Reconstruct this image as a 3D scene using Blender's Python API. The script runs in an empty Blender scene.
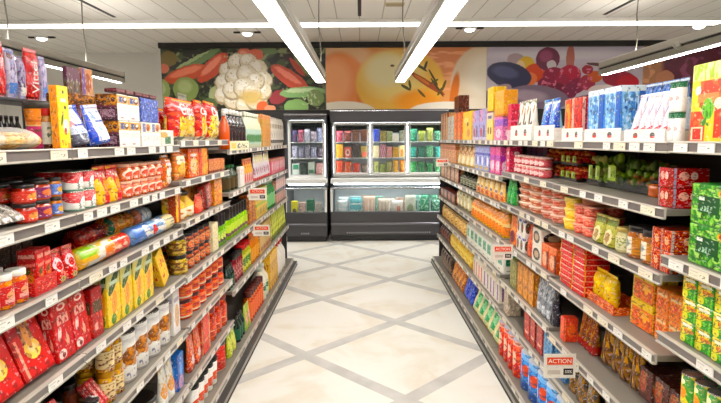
import bpy, math, random
from mathutils import Matrix, Vector
R0 = random.Random(7)
scn = bpy.context.scene
col = scn.collection
PI = math.pi
# ------------------------------------------------------------------ camera
F, PITCH, ROLL, HC = 529.0, math.radians(6.74), math.radians(-0.3), 1.6
fw = Vector((0, math.cos(PITCH), -math.sin(PITCH)))
rt = Vector((1, 0, 0)); up = rt.cross(fw)
rt2 = rt*math.cos(ROLL) + up*math.sin(ROLL); up2 = -rt*math.sin(ROLL) + up*math.cos(ROLL)
cd = bpy.data.cameras.new('camera'); cam = bpy.data.objects.new('camera', cd); col.objects.link(cam)
cam.matrix_world = Matrix(((rt2.x, up2.x, -fw.x, 0), (rt2.y, up2.y, -fw.y, 0), (rt2.z, up2.z, -fw.z, HC), (0, 0, 0, 1)))
cd.sensor_width = 36.0; cd.lens = 36.0*F/721.0; cd.clip_start = 0.02
scn.camera = cam

def depth(X, px): return F*X/(px-360.5)
def py_Y(X, px, z): return (depth(X, px) - (HC-z)*math.sin(PITCH))/math.cos(PITCH)

# ------------------------------------------------------------------ colours and node groups
def lin(c):
    if isinstance(c, str):
        c = c.lstrip('#'); c = [int(c[i:i+2], 16)/255 for i in (0, 2, 4)]
    return tuple((v/12.92 if v <= .04045 else ((v+.055)/1.055)**2.4) for v in c[:3]) + (1.0,)

def new_group(name, ins):
    g = bpy.data.node_groups.new(name, 'ShaderNodeTree')
    g.interface.new_socket('UV', in_out='INPUT', socket_type='NodeSocketVector')
    for n in ins: g.interface.new_socket(n, in_out='INPUT', socket_type='NodeSocketFloat')
    g.interface.new_socket('Mask', in_out='OUTPUT', socket_type='NodeSocketFloat')
    gi = g.nodes.new('NodeGroupInput'); go = g.nodes.new('NodeGroupOutput')
    def M(op, a, b=None, clamp=False):
        n = g.nodes.new('ShaderNodeMath'); n.operation = op; n.use_clamp = clamp
        for i, v in enumerate((a, b)):
            if v is None: continue
            if isinstance(v, (int, float)): n.inputs[i].default_value = v
            else: g.links.new(v, n.inputs[i])
        return n.outputs[0]
    sx = g.nodes.new('ShaderNodeSeparateXYZ'); g.links.new(gi.outputs['UV'], sx.inputs[0])
    return g, gi.outputs, go, M, sx.outputs[0], sx.outputs[1]

def rect_mask(g, o, M, u, v, soft):
    a = M('MINIMUM', M('SUBTRACT', u, o['X0']), M('SUBTRACT', o['X1'], u))
    b = M('MINIMUM', M('SUBTRACT', v, o['Y0']), M('SUBTRACT', o['Y1'], v))
    return M('MULTIPLY', M('MINIMUM', a, b), soft, True)

G = {}
g, o, go, M, u, v = new_group('rect_print', ['X0', 'Y0', 'X1', 'Y1'])
g.links.new(rect_mask(g, o, M, u, v, 120.0), go.inputs[0]); G['r'] = g
g, o, go, M, u, v = new_group('ellipse_print', ['CX', 'CY', 'RX', 'RY', 'C', 'S', 'K'])
dx = M('SUBTRACT', u, o['CX']); dy = M('SUBTRACT', v, o['CY'])
ex = M('DIVIDE', M('ADD', M('MULTIPLY', dx, o['C']), M('MULTIPLY', dy, o['S'])), o['RX'])
ey = M('DIVIDE', M('SUBTRACT', M('MULTIPLY', dy, o['C']), M('MULTIPLY', dx, o['S'])), o['RY'])
rr = M('ADD', M('MULTIPLY', ex, ex), M('MULTIPLY', ey, ey))
g.links.new(M('MULTIPLY', M('SUBTRACT', 1.0, rr), o['K'], True), go.inputs[0]); G['e'] = g
g, o, go, M, u, v = new_group('noise_print', ['X0', 'Y0', 'X1', 'Y1', 'SX', 'SY', 'T', 'SEED'])
cx = g.nodes.new('ShaderNodeCombineXYZ')
g.links.new(M('MULTIPLY', u, o['SX']), cx.inputs[0]); g.links.new(M('MULTIPLY', v, o['SY']), cx.inputs[1]); g.links.new(o['SEED'], cx.inputs[2])
nz = g.nodes.new('ShaderNodeTexNoise'); nz.inputs['Scale'].default_value = 1.0; nz.inputs['Detail'].default_value = 1.5
g.links.new(cx.outputs[0], nz.inputs['Vector'])
mk = M('MULTIPLY', M('SUBTRACT', nz.outputs[0], o['T']), 14.0, True)
g.links.new(M('MULTIPLY', mk, rect_mask(g, o, M, u, v, 120.0)), go.inputs[0]); G['n'] = g
g, o, go, M, u, v = new_group('bar_print', ['X0', 'Y0', 'X1', 'Y1', 'N', 'DUTY', 'SLANT'])
f = M('FRACT', M('MULTIPLY', M('ADD', u, M('MULTIPLY', v, o['SLANT'])), o['N']))
g.links.new(M('MULTIPLY', M('LESS_THAN', f, o['DUTY']), rect_mask(g, o, M, u, v, 120.0)), go.inputs[0]); G['b'] = g

MATS = {}
def mat_base(name, rough=.45, metal=0.0, spec=.5, coat=0.0):
    m = bpy.data.materials.new(name); m.use_nodes = True
    p = m.node_tree.nodes['Principled BSDF']
    p.inputs['Roughness'].default_value = rough; p.inputs['Metallic'].default_value = metal
    p.inputs['Specular IOR Level'].default_value = spec; p.inputs['Coat Weight'].default_value = coat
    return m, m.node_tree, p

ADJ = [False]
def adj(c):
    r = lin(c)
    if not ADJ[0]: return r
    l = .3*r[0]+.59*r[1]+.11*r[2]
    return tuple(min(1, max(0, l+(x-l)*1.16))**1.16 for x in r[:3]) + (1,)
def pm(base, layers=(), rough=.38, metal=0.0, var=.06, warp=0.0, coat=0.0, spec=.5):
    """printed surface: flat colour, then shapes printed over it in the surface's own UV frame"""
    key = (base, tuple(layers), rough, metal, var, warp, coat, ADJ[0])
    if key in MATS: return MATS[key]
    m, nt, p = mat_base('print_%d' % len(MATS), rough, metal, spec, coat)
    N, L = nt.nodes, nt.links
    uv = N.new('ShaderNodeUVMap').outputs[0]
    if warp:
        nz = N.new('ShaderNodeTexNoise'); nz.inputs['Scale'].default_value = 14.0; nz.inputs['Detail'].default_value = 3.0
        L.new(uv, nz.inputs['Vector'])
        sb = N.new('ShaderNodeVectorMath'); sb.operation = 'SUBTRACT'; L.new(nz.outputs['Color'], sb.inputs[0]); sb.inputs[1].default_value = (.5, .5, .5)
        sc = N.new('ShaderNodeVectorMath'); sc.operation = 'SCALE'; L.new(sb.outputs[0], sc.inputs[0]); sc.inputs['Scale'].default_value = warp
        ad = N.new('ShaderNodeVectorMath'); ad.operation = 'ADD'; L.new(uv, ad.inputs[0]); L.new(sc.outputs[0], ad.inputs[1]); uv = ad.outputs[0]
    cur = None; basec = adj(base)
    for k, ly in enumerate(layers):
        t = ly[0]; gn = N.new('ShaderNodeGroup'); gn.node_tree = G[t]; L.new(uv, gn.inputs['UV'])
        if t == 'r': vals = dict(zip(('X0', 'Y0', 'X1', 'Y1'), ly[1:5])); c = ly[5]; al = ly[6] if len(ly) > 6 else 1.0
        elif t == 'e':
            rot = math.radians(ly[6]) if len(ly) > 6 else 0.0
            vals = dict(CX=ly[1], CY=ly[2], RX=ly[3], RY=ly[4], C=math.cos(rot), S=math.sin(rot), K=ly[7] if len(ly) > 7 else 25.0); c = ly[5]; al = 1.0
        elif t == 'n': vals = dict(zip(('X0', 'Y0', 'X1', 'Y1', 'SX', 'SY', 'T'), ly[1:8])); c = ly[8]; vals['SEED'] = k*3.7 + len(MATS); al = 1.0
        elif t == 'b': vals = dict(zip(('X0', 'Y0', 'X1', 'Y1', 'N', 'DUTY', 'SLANT'), ly[1:8])); c = ly[8]; al = 1.0
        for a, b in vals.items(): gn.inputs[a].default_value = b
        mx = N.new('ShaderNodeMix'); mx.data_type = 'RGBA'
        L.new(gn.outputs[0], mx.inputs[0])
        if cur is None: mx.inputs[6].default_value = basec
        else: L.new(cur, mx.inputs[6])
        mx.inputs[7].default_value = adj(c); cur = mx.outputs[2]
    if cur is None:
        nz = N.new('ShaderNodeTexNoise'); nz.inputs['Scale'].default_value = 9.0; L.new(uv, nz.inputs['Vector'])
        rp = N.new('ShaderNodeMix'); rp.data_type = 'RGBA'; L.new(nz.outputs[0], rp.inputs[0])
        rp.inputs[6].default_value = tuple(min(1, x*(1+var)) for x in basec[:3]) + (1,); rp.inputs[7].default_value = tuple(x*(1-var) for x in basec[:3]) + (1,)
        cur = rp.outputs[2]
    elif ADJ[0] and not warp:
        # small busy print detail, darker and paler patches of ink
        lum = .3*basec[0]+.59*basec[1]+.11*basec[2]
        for sc_, th, fac, white, of in ((1.0, .56, .66 if lum < .5 else .26, 0, 2.3), (1.6, .60, .45, 1, 9.1)):
            mp = N.new('ShaderNodeVectorMath'); mp.operation = 'MULTIPLY_ADD'; L.new(uv, mp.inputs[0]); mp.inputs[1].default_value = (5.5, 9.0, 1); mp.inputs[2].default_value = (of+len(MATS)*.37, of, 0)
            nz = N.new('ShaderNodeTexNoise'); nz.inputs['Scale'].default_value = sc_; nz.inputs['Detail'].default_value = 2.0; L.new(mp.outputs[0], nz.inputs['Vector'])
            ma = N.new('ShaderNodeMath'); ma.operation = 'SUBTRACT'; L.new(nz.outputs[0], ma.inputs[0]); ma.inputs[1].default_value = th
            mb_ = N.new('ShaderNodeMath'); mb_.operation = 'MULTIPLY'; mb_.use_clamp = True; L.new(ma.outputs[0], mb_.inputs[0]); mb_.inputs[1].default_value = 22.0
            mc = N.new('ShaderNodeMath'); mc.operation = 'MULTIPLY'; L.new(mb_.outputs[0], mc.inputs[0]); mc.inputs[1].default_value = fac
            mx = N.new('ShaderNodeMix'); mx.data_type = 'RGBA'; L.new(mc.outputs[0], mx.inputs[0]); L.new(cur, mx.inputs[6])
            if white: mx.inputs[7].default_value = tuple(.55+.45*x for x in basec[:3])+(1,)
            else: mx.inputs[7].default_value = tuple((.25 if lum < .5 else .55)*x+.008 for x in basec[:3])+(1,)
            cur = mx.outputs[2]
    L.new(cur, p.inputs['Base Color'])
    MATS[key] = m
    return m

def emit(name, c, s):
    m = bpy.data.materials.new(name); m.use_nodes = True; nt = m.node_tree
    p = nt.nodes['Principled BSDF']; p.inputs['Base Color'].default_value = (.8, .8, .8, 1)
    p.inputs['Emission Color'].default_value = lin(c); p.inputs['Emission Strength'].default_value = s
    return m

def film(name, c, alpha=.25, rough=.12, edge=.45):
    """thin clear plastic or pane: mostly see-through with glossy reflections"""
    m = bpy.data.materials.new(name); m.use_nodes = True; nt = m.node_tree; N, L = nt.nodes, nt.links
    out = N['Material Output']; p = N['Principled BSDF']; p.inputs['Base Color'].default_value = lin(c); p.inputs['Roughness'].default_value = rough
    tr = N.new('ShaderNodeBsdfTransparent'); mx = N.new('ShaderNodeMixShader')
    fr = N.new('ShaderNodeLayerWeight'); fr.inputs[0].default_value = .35
    ma = N.new('ShaderNodeMath'); ma.operation = 'MULTIPLY_ADD'; ma.inputs[1].default_value = edge; ma.inputs[2].default_value = alpha; ma.use_clamp = True
    L.new(fr.outputs['Facing'], ma.inputs[0]); L.new(ma.outputs[0], mx.inputs[0]); L.new(tr.outputs[0], mx.inputs[1]); L.new(p.outputs[0], mx.inputs[2]); L.new(mx.outputs[0], out.inputs[0])
    return m

# ------------------------------------------------------------------ mesh builder
class MB:
    def __init__(s): s.v = []; s.f = []; s.uv = []; s.mi = []; s.sm = []; s.mats = []
    def mat(s, m):
        if m not in s.mats: s.mats.append(m)
        return s.mats.index(m)
    def face(s, idx, uvs, mi, smooth=False): s.f.append(idx); s.uv.append(uvs); s.mi.append(mi); s.sm.append(smooth)
    def box(s, x0, x1, y0, y1, z0, z1, m, bev=0.0, uvmetric=False, side=None):
        mi = s.mat(m); si = s.mat(side) if side else mi; w, d, h = x1-x0, y1-y0, z1-z0
        b = min(bev, w*.3, d*.3, h*.3)
        # chamfered box: vertices per corner, one for each of three faces
        base = len(s.v); ids = {}
        for i, sx in enumerate((0, 1)):
            for j, sy in enumerate((0, 1)):
                for k, sz in enumerate((0, 1)):
                    X = (x0, x1)[sx]; Y = (y0, y1)[sy]; Z = (z0, z1)[sz]
                    ax = b if sx == 0 else -b; ay = b if sy == 0 else -b; az = b if sz == 0 else -b
                    if b > 0:
                        for ax_i, q in enumerate(((X, Y+ay, Z+az), (X+ax, Y, Z+az), (X+ax, Y+ay, Z))):
                            ids[(i, j, k, ax_i)] = len(s.v); s.v.append(q)
                    else:
                        ids[(i, j, k, 0)] = ids[(i, j, k, 1)] = ids[(i, j, k, 2)] = len(s.v); s.v.append((X, Y, Z))
        def U(q, ax):
            x, y, z = s.v[q]
            if uvmetric: return (y if ax == 0 else x, y if ax == 2 else z)
            if ax == 1: return ((x-x0)/w if y < (y0+y1)/2 else 1-(x-x0)/w, (z-z0)/h)
            if ax == 0: return ((y-y0)/d if x > (x0+x1)/2 else 1-(y-y0)/d, (z-z0)/h)
            return ((x-x0)/w, 3+(y-y0)/d)
        def add(q, ax): s.face(q, [U(a, ax) for a in q], si if ax == 0 else mi)
        add([ids[(0, 0, 0, 0)], ids[(0, 0, 1, 0)], ids[(0, 1, 1, 0)], ids[(0, 1, 0, 0)]], 0)
        add([ids[(1, 0, 0, 0)], ids[(1, 1, 0, 0)], ids[(1, 1, 1, 0)], ids[(1, 0, 1, 0)]], 0)
        add([ids[(0, 0, 0, 1)], ids[(1, 0, 0, 1)], ids[(1, 0, 1, 1)], ids[(0, 0, 1, 1)]], 1)
        add([ids[(0, 1, 0, 1)], ids[(0, 1, 1, 1)], ids[(1, 1, 1, 1)], ids[(1, 1, 0, 1)]], 1)
        add([ids[(0, 0, 0, 2)], ids[(0, 1, 0, 2)], ids[(1, 1, 0, 2)], ids[(1, 0, 0, 2)]], 2)
        add([ids[(0, 0, 1, 2)], ids[(1, 0, 1, 2)], ids[(1, 1, 1, 2)], ids[(0, 1, 1, 2)]], 2)
        if b > 0:
            for k in (0, 1):
                for j in (0, 1): add([ids[(0, j, k, 1)], ids[(1, j, k, 1)], ids[(1, j, k, 2)], ids[(0, j, k, 2)]], 1)
                for i in (0, 1): add([ids[(i, 0, k, 0)], ids[(i, 1, k, 0)], ids[(i, 1, k, 2)], ids[(i, 0, k, 2)]], 0)
            for i in (0, 1):
                for j in (0, 1): add([ids[(i, j, 0, 0)], ids[(i, j, 1, 0)], ids[(i, j, 1, 1)], ids[(i, j, 0, 1)]], 1)
                for j in (0, 1):
                    for k in (0, 1): add([ids[(i, j, k, 0)], ids[(i, j, k, 1)], ids[(i, j, k, 2)]], 1)
        return s
    def lathe(s, prof, m, seg=16, cx=0, cy=0, z0v=None, z1v=None, cap=True):
        """prof: (radius, z) from bottom to top; u spans 0..1 over the half that faces -y"""
        mi = s.mat(m); base = len(s.v)
        za = prof[0][1] if z0v is None else z0v; zb = prof[-1][1] if z1v is None else z1v
        for r, z in prof:
            for k in range(seg):
                a = 2*PI*k/seg - PI/2
                s.v.append((cx + r*math.cos(a), cy + r*math.sin(a), z))
        def uu(k): return .5 + (k if k <= seg/2 else k-seg)/(seg/2)
        for i in range(len(prof)-1):
            for k in range(seg):
                k2 = (k+1) % seg; u0 = uu(k); u1 = u0 + 2.0/seg
                v0 = (prof[i][1]-za)/max(1e-6, zb-za); v1 = (prof[i+1][1]-za)/max(1e-6, zb-za)
                if abs(prof[i+1][1]-prof[i][1]) < 1e-5: v0 = v1 = 3.0
                s.face([base+i*seg+k, base+i*seg+k2, base+(i+1)*seg+k2, base+(i+1)*seg+k], [(u0, v0), (u1, v0), (u1, v1), (u0, v1)], mi, abs(prof[i+1][1]-prof[i][1]) > 1e-5)
        if cap:
            s.face([base+k for k in reversed(range(seg))], [(0, 3)]*seg, mi)
            t = base+(len(prof)-1)*seg; s.face([t+k for k in range(seg)], [(.5+.5*math.cos(2*PI*k/seg), 4+.5*math.sin(2*PI*k/seg)) for k in range(seg)], mi)
        return s
    def pouch(s, w, h, d, m, kind='pillow', seed=0, nu=12, nv=14):
        mi = s.mat(m); rng = random.Random(seed); ph = [rng.uniform(0, 6.3) for _ in range(6)]; base = len(s.v)
        def shape(u, v):
            a = max(0.0, 1-abs(2*u-1)**3.2)**.55
            if kind == 'pillow': b = max(0.0, 1-abs(2*v-1)**4.0)**.6
            else: b = (1-max(0, (v-.05)/.95)**1.7) if v > .05 else .85+3*v
            wr = 1+.10*math.sin(9*u+ph[0]+4*v)*math.sin(7*v+ph[1]) + .05*math.sin(17*v+ph[2]+5*u)
            edge = 1-.05*math.sin(PI*v) if kind == 'pillow' else 1-.03*v
            return (u-.5)*w*edge, d/2*a*b*wr*.92, v*h
        s.pouch_fn = shape
        fr = {}; bk = {}
        for j in range(nv+1):
            for i in range(nu+1):
                x, y, z = shape(i/nu, j/nv)
                fr[i, j] = len(s.v); s.v.append((x, -y, z))
                if i in (0, nu) or (j == nv) or (j == 0 and kind == 'pillow' and False): bk[i, j] = fr[i, j]
                else: bk[i, j] = len(s.v); s.v.append((x, y, z))
        for j in range(nv):
            for i in range(nu):
                q = [(i, j), (i+1, j), (i+1, j+1), (i, j+1)]
                s.face([fr[a] for a in q], [(a/nu, b/nv) for a, b in q], mi, True)
                s.face([bk[a] for a in reversed(q)], [(1-a/nu, b/nv) for a, b in reversed(q)], mi, True)
        lo = [bk[i, 0] for i in range(nu+1)] + [fr[i, 0] for i in range(nu-1, 0, -1)]
        s.face(lo, [(0, -3)]*len(lo), mi)
        return s
    def roll(s, w, r, m, seg=14):
        """a wrapped roll lying along x with twisted-in ends"""
        mi = s.mat(m); base = len(s.v)
        prof = [(-w/2, r*.35), (-w/2+.002, r*.8), (-w/2+.008, r*.97), (-w/2+.02, r), (0, r), (w/2-.02, r), (w/2-.008, r*.97), (w/2-.002, r*.8), (w/2, r*.35)]
        for x, q in prof:
            for k in range(seg):
                a = 2*PI*k/seg; s.v.append((x, q*math.cos(a), r + q*math.sin(a)))
        for i in range(len(prof)-1):
            for k in range(seg):
                k2 = (k+1) % seg
                def vv(k): 
                    a = 2*PI*k/seg; a = (a-PI/2) % (2*PI); return 1-a/PI
                u0 = prof[i][0]/w+.5; u1 = prof[i+1][0]/w+.5; v0 = vv(k); v1 = v0-2.0/seg
                s.face([base+i*seg+k, base+(i+1)*seg+k, base+(i+1)*seg+k2, base+i*seg+k2][::-1], [(u0, v0), (u1, v0), (u1, v1), (u0, v1)][::-1], mi, True)
        s.face([base+k for k in range(seg)], [(0, .5)]*seg, mi); t = base+(len(prof)-1)*seg
        s.face([t+k for k in reversed(range(seg))], [(1, .5)]*seg, mi)
        return s
    def ball(s, cx, cy, cz, rx, ry, rz, m, nu=12, nv=8):
        mi = s.mat(m); base = len(s.v)
        for j in range(1, nv):
            t = PI*j/nv - PI/2
            for i in range(nu):
                a = 2*PI*i/nu; s.v.append((cx+rx*math.cos(t)*math.cos(a), cy+ry*math.cos(t)*math.sin(a), cz+rz*math.sin(t)))
        b = len(s.v); s.v += [(cx, cy, cz-rz), (cx, cy, cz+rz)]
        for j in range(nv-2):
            for i in range(nu):
                i2 = (i+1) % nu
                s.face([base+j*nu+i, base+j*nu+i2, base+(j+1)*nu+i2, base+(j+1)*nu+i], [(i/nu, j/nv), ((i+1)/nu, j/nv), ((i+1)/nu, (j+1)/nv), (i/nu, (j+1)/nv)], mi, True)
        for i in range(nu):
            i2 = (i+1) % nu
            s.face([b, base+i2, base+i], [(0, 0)]*3, mi, True); t = base+(nv-2)*nu; s.face([b+1, t+i, t+i2], [(1, 1)]*3, mi, True)
        return s
    def tube(s, pts, r, m, seg=6):
        mi = s.mat(m); base = len(s.v); P = [Vector(p) for p in pts]
        for i, p in enumerate(P):
            t = (P[min(i+1, len(P)-1)]-P[max(i-1, 0)]).normalized(); a = t.orthogonal().normalized(); b = t.cross(a)
            for k in range(seg):
                q = p + a*(r*math.cos(2*PI*k/seg)) + b*(r*math.sin(2*PI*k/seg)); s.v.append(tuple(q))
        for i in range(len(P)-1):
            for k in range(seg):
                k2 = (k+1) % seg; s.face([base+i*seg+k, base+i*seg+k2, base+(i+1)*seg+k2, base+(i+1)*seg+k], [(0, 0)]*4, mi, True)
        s.face([base+k for k in reversed(range(seg))], [(0, 0)]*seg, mi); t = base+(len(P)-1)*seg; s.face([t+k for k in range(seg)], [(0, 0)]*seg, mi)
        return s
    def extrude_y(s, poly, y0, y1, mats_per_edge):
        """closed polygon of (x, z) swept along y"""
        base = len(s.v); n = len(poly)
        for y in (y0, y1): s.v += [(x, y, z) for x, z in poly]
        for i in range(n):
            j = (i+1) % n; mi = s.mat(mats_per_edge[i] if isinstance(mats_per_edge, list) else mats_per_edge)
            s.face([base+i, base+n+i, base+n+j, base+j], [(0, 0), (1, 0), (1, 1), (0, 1)], mi)
        m0 = s.mat(mats_per_edge[0] if isinstance(mats_per_edge, list) else mats_per_edge)
        s.face([base+i for i in range(n)], [(0, 0)]*n, m0); s.face([base+n+i for i in reversed(range(n))], [(0, 0)]*n, m0)
        return s
    def merge(s, o):
        b = len(s.v); s.v += o.v; mp = [s.mat(m) for m in o.mats]
        s.f += [[i+b for i in f] for f in o.f]; s.uv += o.uv; s.mi += [mp[i] for i in o.mi]; s.sm += o.sm
        return s
    def mesh(s, name):
        me = bpy.data.meshes.new(name); me.from_pydata(s.v, [], s.f)
        ul = me.uv_layers.new(name='UVMap'); flat = [c for f in s.uv for q in f for c in q]; ul.data.foreach_set('uv', flat)
        for m in s.mats: me.materials.append(m)
        me.polygons.foreach_set('material_index', s.mi); me.polygons.foreach_set('use_smooth', s.sm); me.update()
        return me

def link(name, me, parent=None, loc=(0, 0, 0), rot=(0, 0, 0)):
    o = bpy.data.objects.new(name, me); col.objects.link(o); o.location = loc; o.rotation_euler = rot
    if parent: o.parent = parent
    return o
def build(name, mb, parent=None, loc=(0, 0, 0), rot=(0, 0, 0)): return link(name, mb.mesh(name), parent, loc, rot)
def empty(name, loc=(0, 0, 0), rz=0.0):
    o = bpy.data.objects.new(name, None); col.objects.link(o); o.location = loc; o.rotation_euler = (0, 0, rz); o.empty_display_size = .05; return o
LABELS = {}
def tag(o, label, cat, group=None):
    n = len(label.split())
    if not 4 <= n <= 16: print('LABEL LENGTH', n, label)
    if label in LABELS: print('LABEL TWICE', label)
    LABELS[label] = 1
    o['label'] = label; o['category'] = cat
    if group: o['group'] = group
    return o
def struct(o): o['kind'] = 'structure'; return o
def copy_tree(o, parent=None):
    c = o.copy(); col.objects.link(c)
    if parent: c.parent = parent
    for ch in o.children:
        copy_tree(ch, c)
    return c
ORD = 'zeroth first second third fourth fifth sixth seventh eighth ninth tenth eleventh twelfth thirteenth fourteenth fifteenth sixteenth'.split()

# text as real lettering, laid flat in the local xz plane facing -y
def text_mesh(txt, size, m, ext=.0006, italic=0.0):
    c = bpy.data.curves.new('lettering', 'FONT'); c.body = txt; c.size = size; c.align_x = 'CENTER'; c.align_y = 'CENTER'; c.extrude = ext; c.shear = italic; c.resolution_u = 3
    t = bpy.data.objects.new('lettering', c); col.objects.link(t)
    bpy.context.view_layer.update()
    me = bpy.data.meshes.new_from_object(t.evaluated_get(bpy.context.evaluated_depsgraph_get()))
    bpy.data.objects.remove(t); bpy.data.curves.remove(c)
    me.name = 'lettering'; me.transform(Matrix.Rotation(PI/2, 4, 'X')); me.materials.clear(); me.materials.append(m)
    return me
LAMP = 26.0; UPFILL = 20.0
# ================================================================== the room
CEIL = 3.2; YB = 9.1; YN = -3.6; XL = -6.6; XR = 6.6
def coord(nt): 
    t = nt.nodes.new('ShaderNodeTexCoord'); return t.outputs['Object']
# floor: cream marble slabs between diagonal grey inlay bands
m, nt, p = mat_base('marble_floor', .38, 0, .4)
N, L = nt.nodes, nt.links
oc = coord(nt); sp = N.new('ShaderNodeSeparateXYZ'); L.new(oc, sp.inputs[0])
def mth(op, a, b=None, c=None, clamp=False):
    n = N.new('ShaderNodeMath'); n.operation = op; n.use_clamp = clamp
    for i, v in enumerate((a, b, c)):
        if v is None: continue
        if isinstance(v, (int, float)): n.inputs[i].default_value = v
        else: L.new(v, n.inputs[i])
    return n.outputs[0]
def ramp(fac, stops):
    r = N.new('ShaderNodeValToRGB'); L.new(fac, r.inputs[0])
    while len(r.color_ramp.elements) < len(stops): r.color_ramp.elements.new(.5)
    for e, (q, c) in zip(r.color_ramp.elements, stops): e.position = q; e.color = lin(c)
    return r.outputs[0]
def mixc(f, a, b):
    n = N.new('ShaderNodeMix'); n.data_type = 'RGBA'; L.new(f, n.inputs[0]) if not isinstance(f, float) else setattr(n.inputs[0], 'default_value', f)
    for s, v in ((6, a), (7, b)):
        if isinstance(v, str): n.inputs[s].default_value = lin(v)
        else: L.new(v, n.inputs[s])
    return n.outputs[2]
u = mth('MULTIPLY', mth('ADD', sp.outputs[0], sp.outputs[1]), .70711); v = mth('MULTIPLY', mth('SUBTRACT', sp.outputs[1], sp.outputs[0]), .70711)
def band(c, off, per, hw):
    f = mth('ABSOLUTE', mth('SUBTRACT', mth('FRACT', mth('ADD', mth('DIVIDE', mth('SUBTRACT', c, off), per), 20.5)), .5)); return mth('LESS_THAN', f, hw/per)
fu = band(u, 3.40, 1.02, .052); fv = band(v, 2.97, .98, .052)
n1 = N.new('ShaderNodeTexNoise'); n1.inputs['Scale'].default_value = 1.7; n1.inputs['Detail'].default_value = 6; n1.inputs['Distortion'].default_value = 1.2; L.new(oc, n1.inputs['Vector'])
n2 = N.new('ShaderNodeTexNoise'); n2.inputs['Scale'].default_value = 9; n2.inputs['Detail'].default_value = 5; L.new(oc, n2.inputs['Vector'])
marble = mixc(mth('MULTIPLY', n2.outputs[0], .55), ramp(n1.outputs[0], [(.3, 'e9e6de'), (.5, 'e6e2d7'), (.62, 'd9cfbb'), (.72, 'eae7df')]), 'ece9e2')
n3 = N.new('ShaderNodeTexNoise'); n3.inputs['Scale'].default_value = 5; n3.inputs['Detail'].default_value = 4; L.new(oc, n3.inputs['Vector'])
grey = ramp(n3.outputs[0], [(.35, 'b9b6b1'), (.65, 'cbc8c2')])
L.new(mixc(mth('MAXIMUM', fu, fv), marble, grey), p.inputs['Base Color']); M_FLOOR = m
# ceiling: long painted planks with the shade of their joints coloured in as darker lines
m, nt, p = mat_base('ceiling_planks', .6, 0, .3); N, L = nt.nodes, nt.links
oc = coord(nt); sp = N.new('ShaderNodeSeparateXYZ'); L.new(oc, sp.inputs[0])
f = mth('ABSOLUTE', mth('SUBTRACT', mth('FRACT', mth('ADD', mth('DIVIDE', sp.outputs[0], .30), 40.0)), .5)); ln = mth('GREATER_THAN', f, .478)
nz = N.new('ShaderNodeTexNoise'); nz.inputs['Scale'].default_value = .7; L.new(oc, nz.inputs['Vector'])
L.new(mixc(ln, ramp(nz.outputs[0], [(.3, 'e6e0d8'), (.7, 'ece8e1')]), 'b4ada2'), p.inputs['Base Color']); M_CEIL = m
M_WALL = pm('eae6df', var=.02, rough=.7); M_BLACK = pm('1a1714', rough=.6); M_DARKWALL = pm('4a4644', rough=.6)
struct(build('floor', MB().box(XL, XR, YN, 10.2, -.1, 0, M_FLOOR)))
struct(build('ceiling', MB().box(XL, XR, YN, 10.2, CEIL, CEIL+.1, M_CEIL)))
struct(build('wall_back', MB().box(-3.34, XR, YB, YB+.1, 0, CEIL, M_DARKWALL)))
struct(build('wall_far', MB().box(XL, -3.34, 10.0, 10.1, 0, CEIL, M_WALL)))
struct(build('wall_return', MB().box(-3.44, -3.341, YB+.1, 10.0, 0, CEIL, M_WALL)))
struct(build('wall_left', MB().box(XL-.1, XL, YN, 10.2, 0, CEIL, M_WALL)))
struct(build('wall_right', MB().box(XR, XR+.1, YN, 10.2, 0, CEIL, M_WALL)))
struct(build('wall_front', MB().box(XL, XR, YN-.1, YN, 0, CEIL, M_WALL)))
struct(build('trim_1', MB().box(-3.34, XR, YB-.10, YB-.001, 3.115, CEIL-.001, M_BLACK)))  # black strip, its colour stands in for the shade of the bulkhead gap
for i, x in enumerate((-3.2, 0.0, 3.2)):
    struct(build('trim_%d' % (i+2), MB().box(x-.022, x+.022, YN, 7.15, CEIL-.006, CEIL-.0005, M_BLACK)))
# lit strip set across the ceiling
M_STRIP = emit('lit_cove', 'fffaf0', 4.5); M_ALU = pm('b9b6ae', rough=.35, metal=.4); M_CASE = pm('98958a', rough=.4, metal=.25); M_WHITE = pm('eeebe4', rough=.4)
t = tag(empty('ceiling_light_strip', (0, 7.45, CEIL)), 'long white lit strip running across the whole plank ceiling', 'light')
build('housing', MB().box(-6.5, 6.5, -.14, .14, -.05, -.001, M_WHITE, .004), t); build('diffuser', MB().box(-6.48, 6.48, -.12, .12, -.056, -.0505, M_STRIP), t)
# downlights
M_SPOT = emit('spot_lamp', 'ffffff', 9)
for i, (x, y, w) in enumerate(((-4.93, 8.45, 'above the plain pale wall'), (-1.68, 8.15, 'above the vegetable picture'), (1.6, 7.93, 'above the orange food picture'), (4.85, 7.8, 'above the dark berry picture'))):
    t = tag(empty('downlight', (x, y, CEIL)), 'small round ceiling downlight with dark side flaps ' + w, 'light', 'ceiling downlights')
    build('ring', MB().lathe([(.085, -.03), (.1, -.015), (.1, -.001)], M_WHITE, 20), t)
    build('lamp', MB().lathe([(.02, -.062), (.06, -.05), (.075, -.0305)], M_SPOT, 20), t)
    ld = bpy.data.lights.new('spot_beam', 'SPOT'); ld.energy = 150; ld.spot_size = 2.5; ld.spot_blend = .8; ld.shadow_soft_size = .06; ld.color = (1, .97, .92)
    lo = bpy.data.objects.new('spot_beam', ld); col.objects.link(lo); lo.parent = t; lo.location = (0, 0, -.07)
    for sgn in (-1, 1): build('flap', MB().box(min(sgn*.105, sgn*.2), max(sgn*.105, sgn*.2), -.03, .03, -.02, -.001, M_BLACK, .003), t)
t = tag(empty('ceiling_vent', (.42, 6.55, CEIL)), 'small beige slotted vent flush in the plank ceiling', 'vent')
mb = MB().box(-.12, .12, -.07, .07, -.012, -.001, pm('c9b994', rough=.5), .002)
build('frame', mb, t)
mb = MB()
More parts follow.
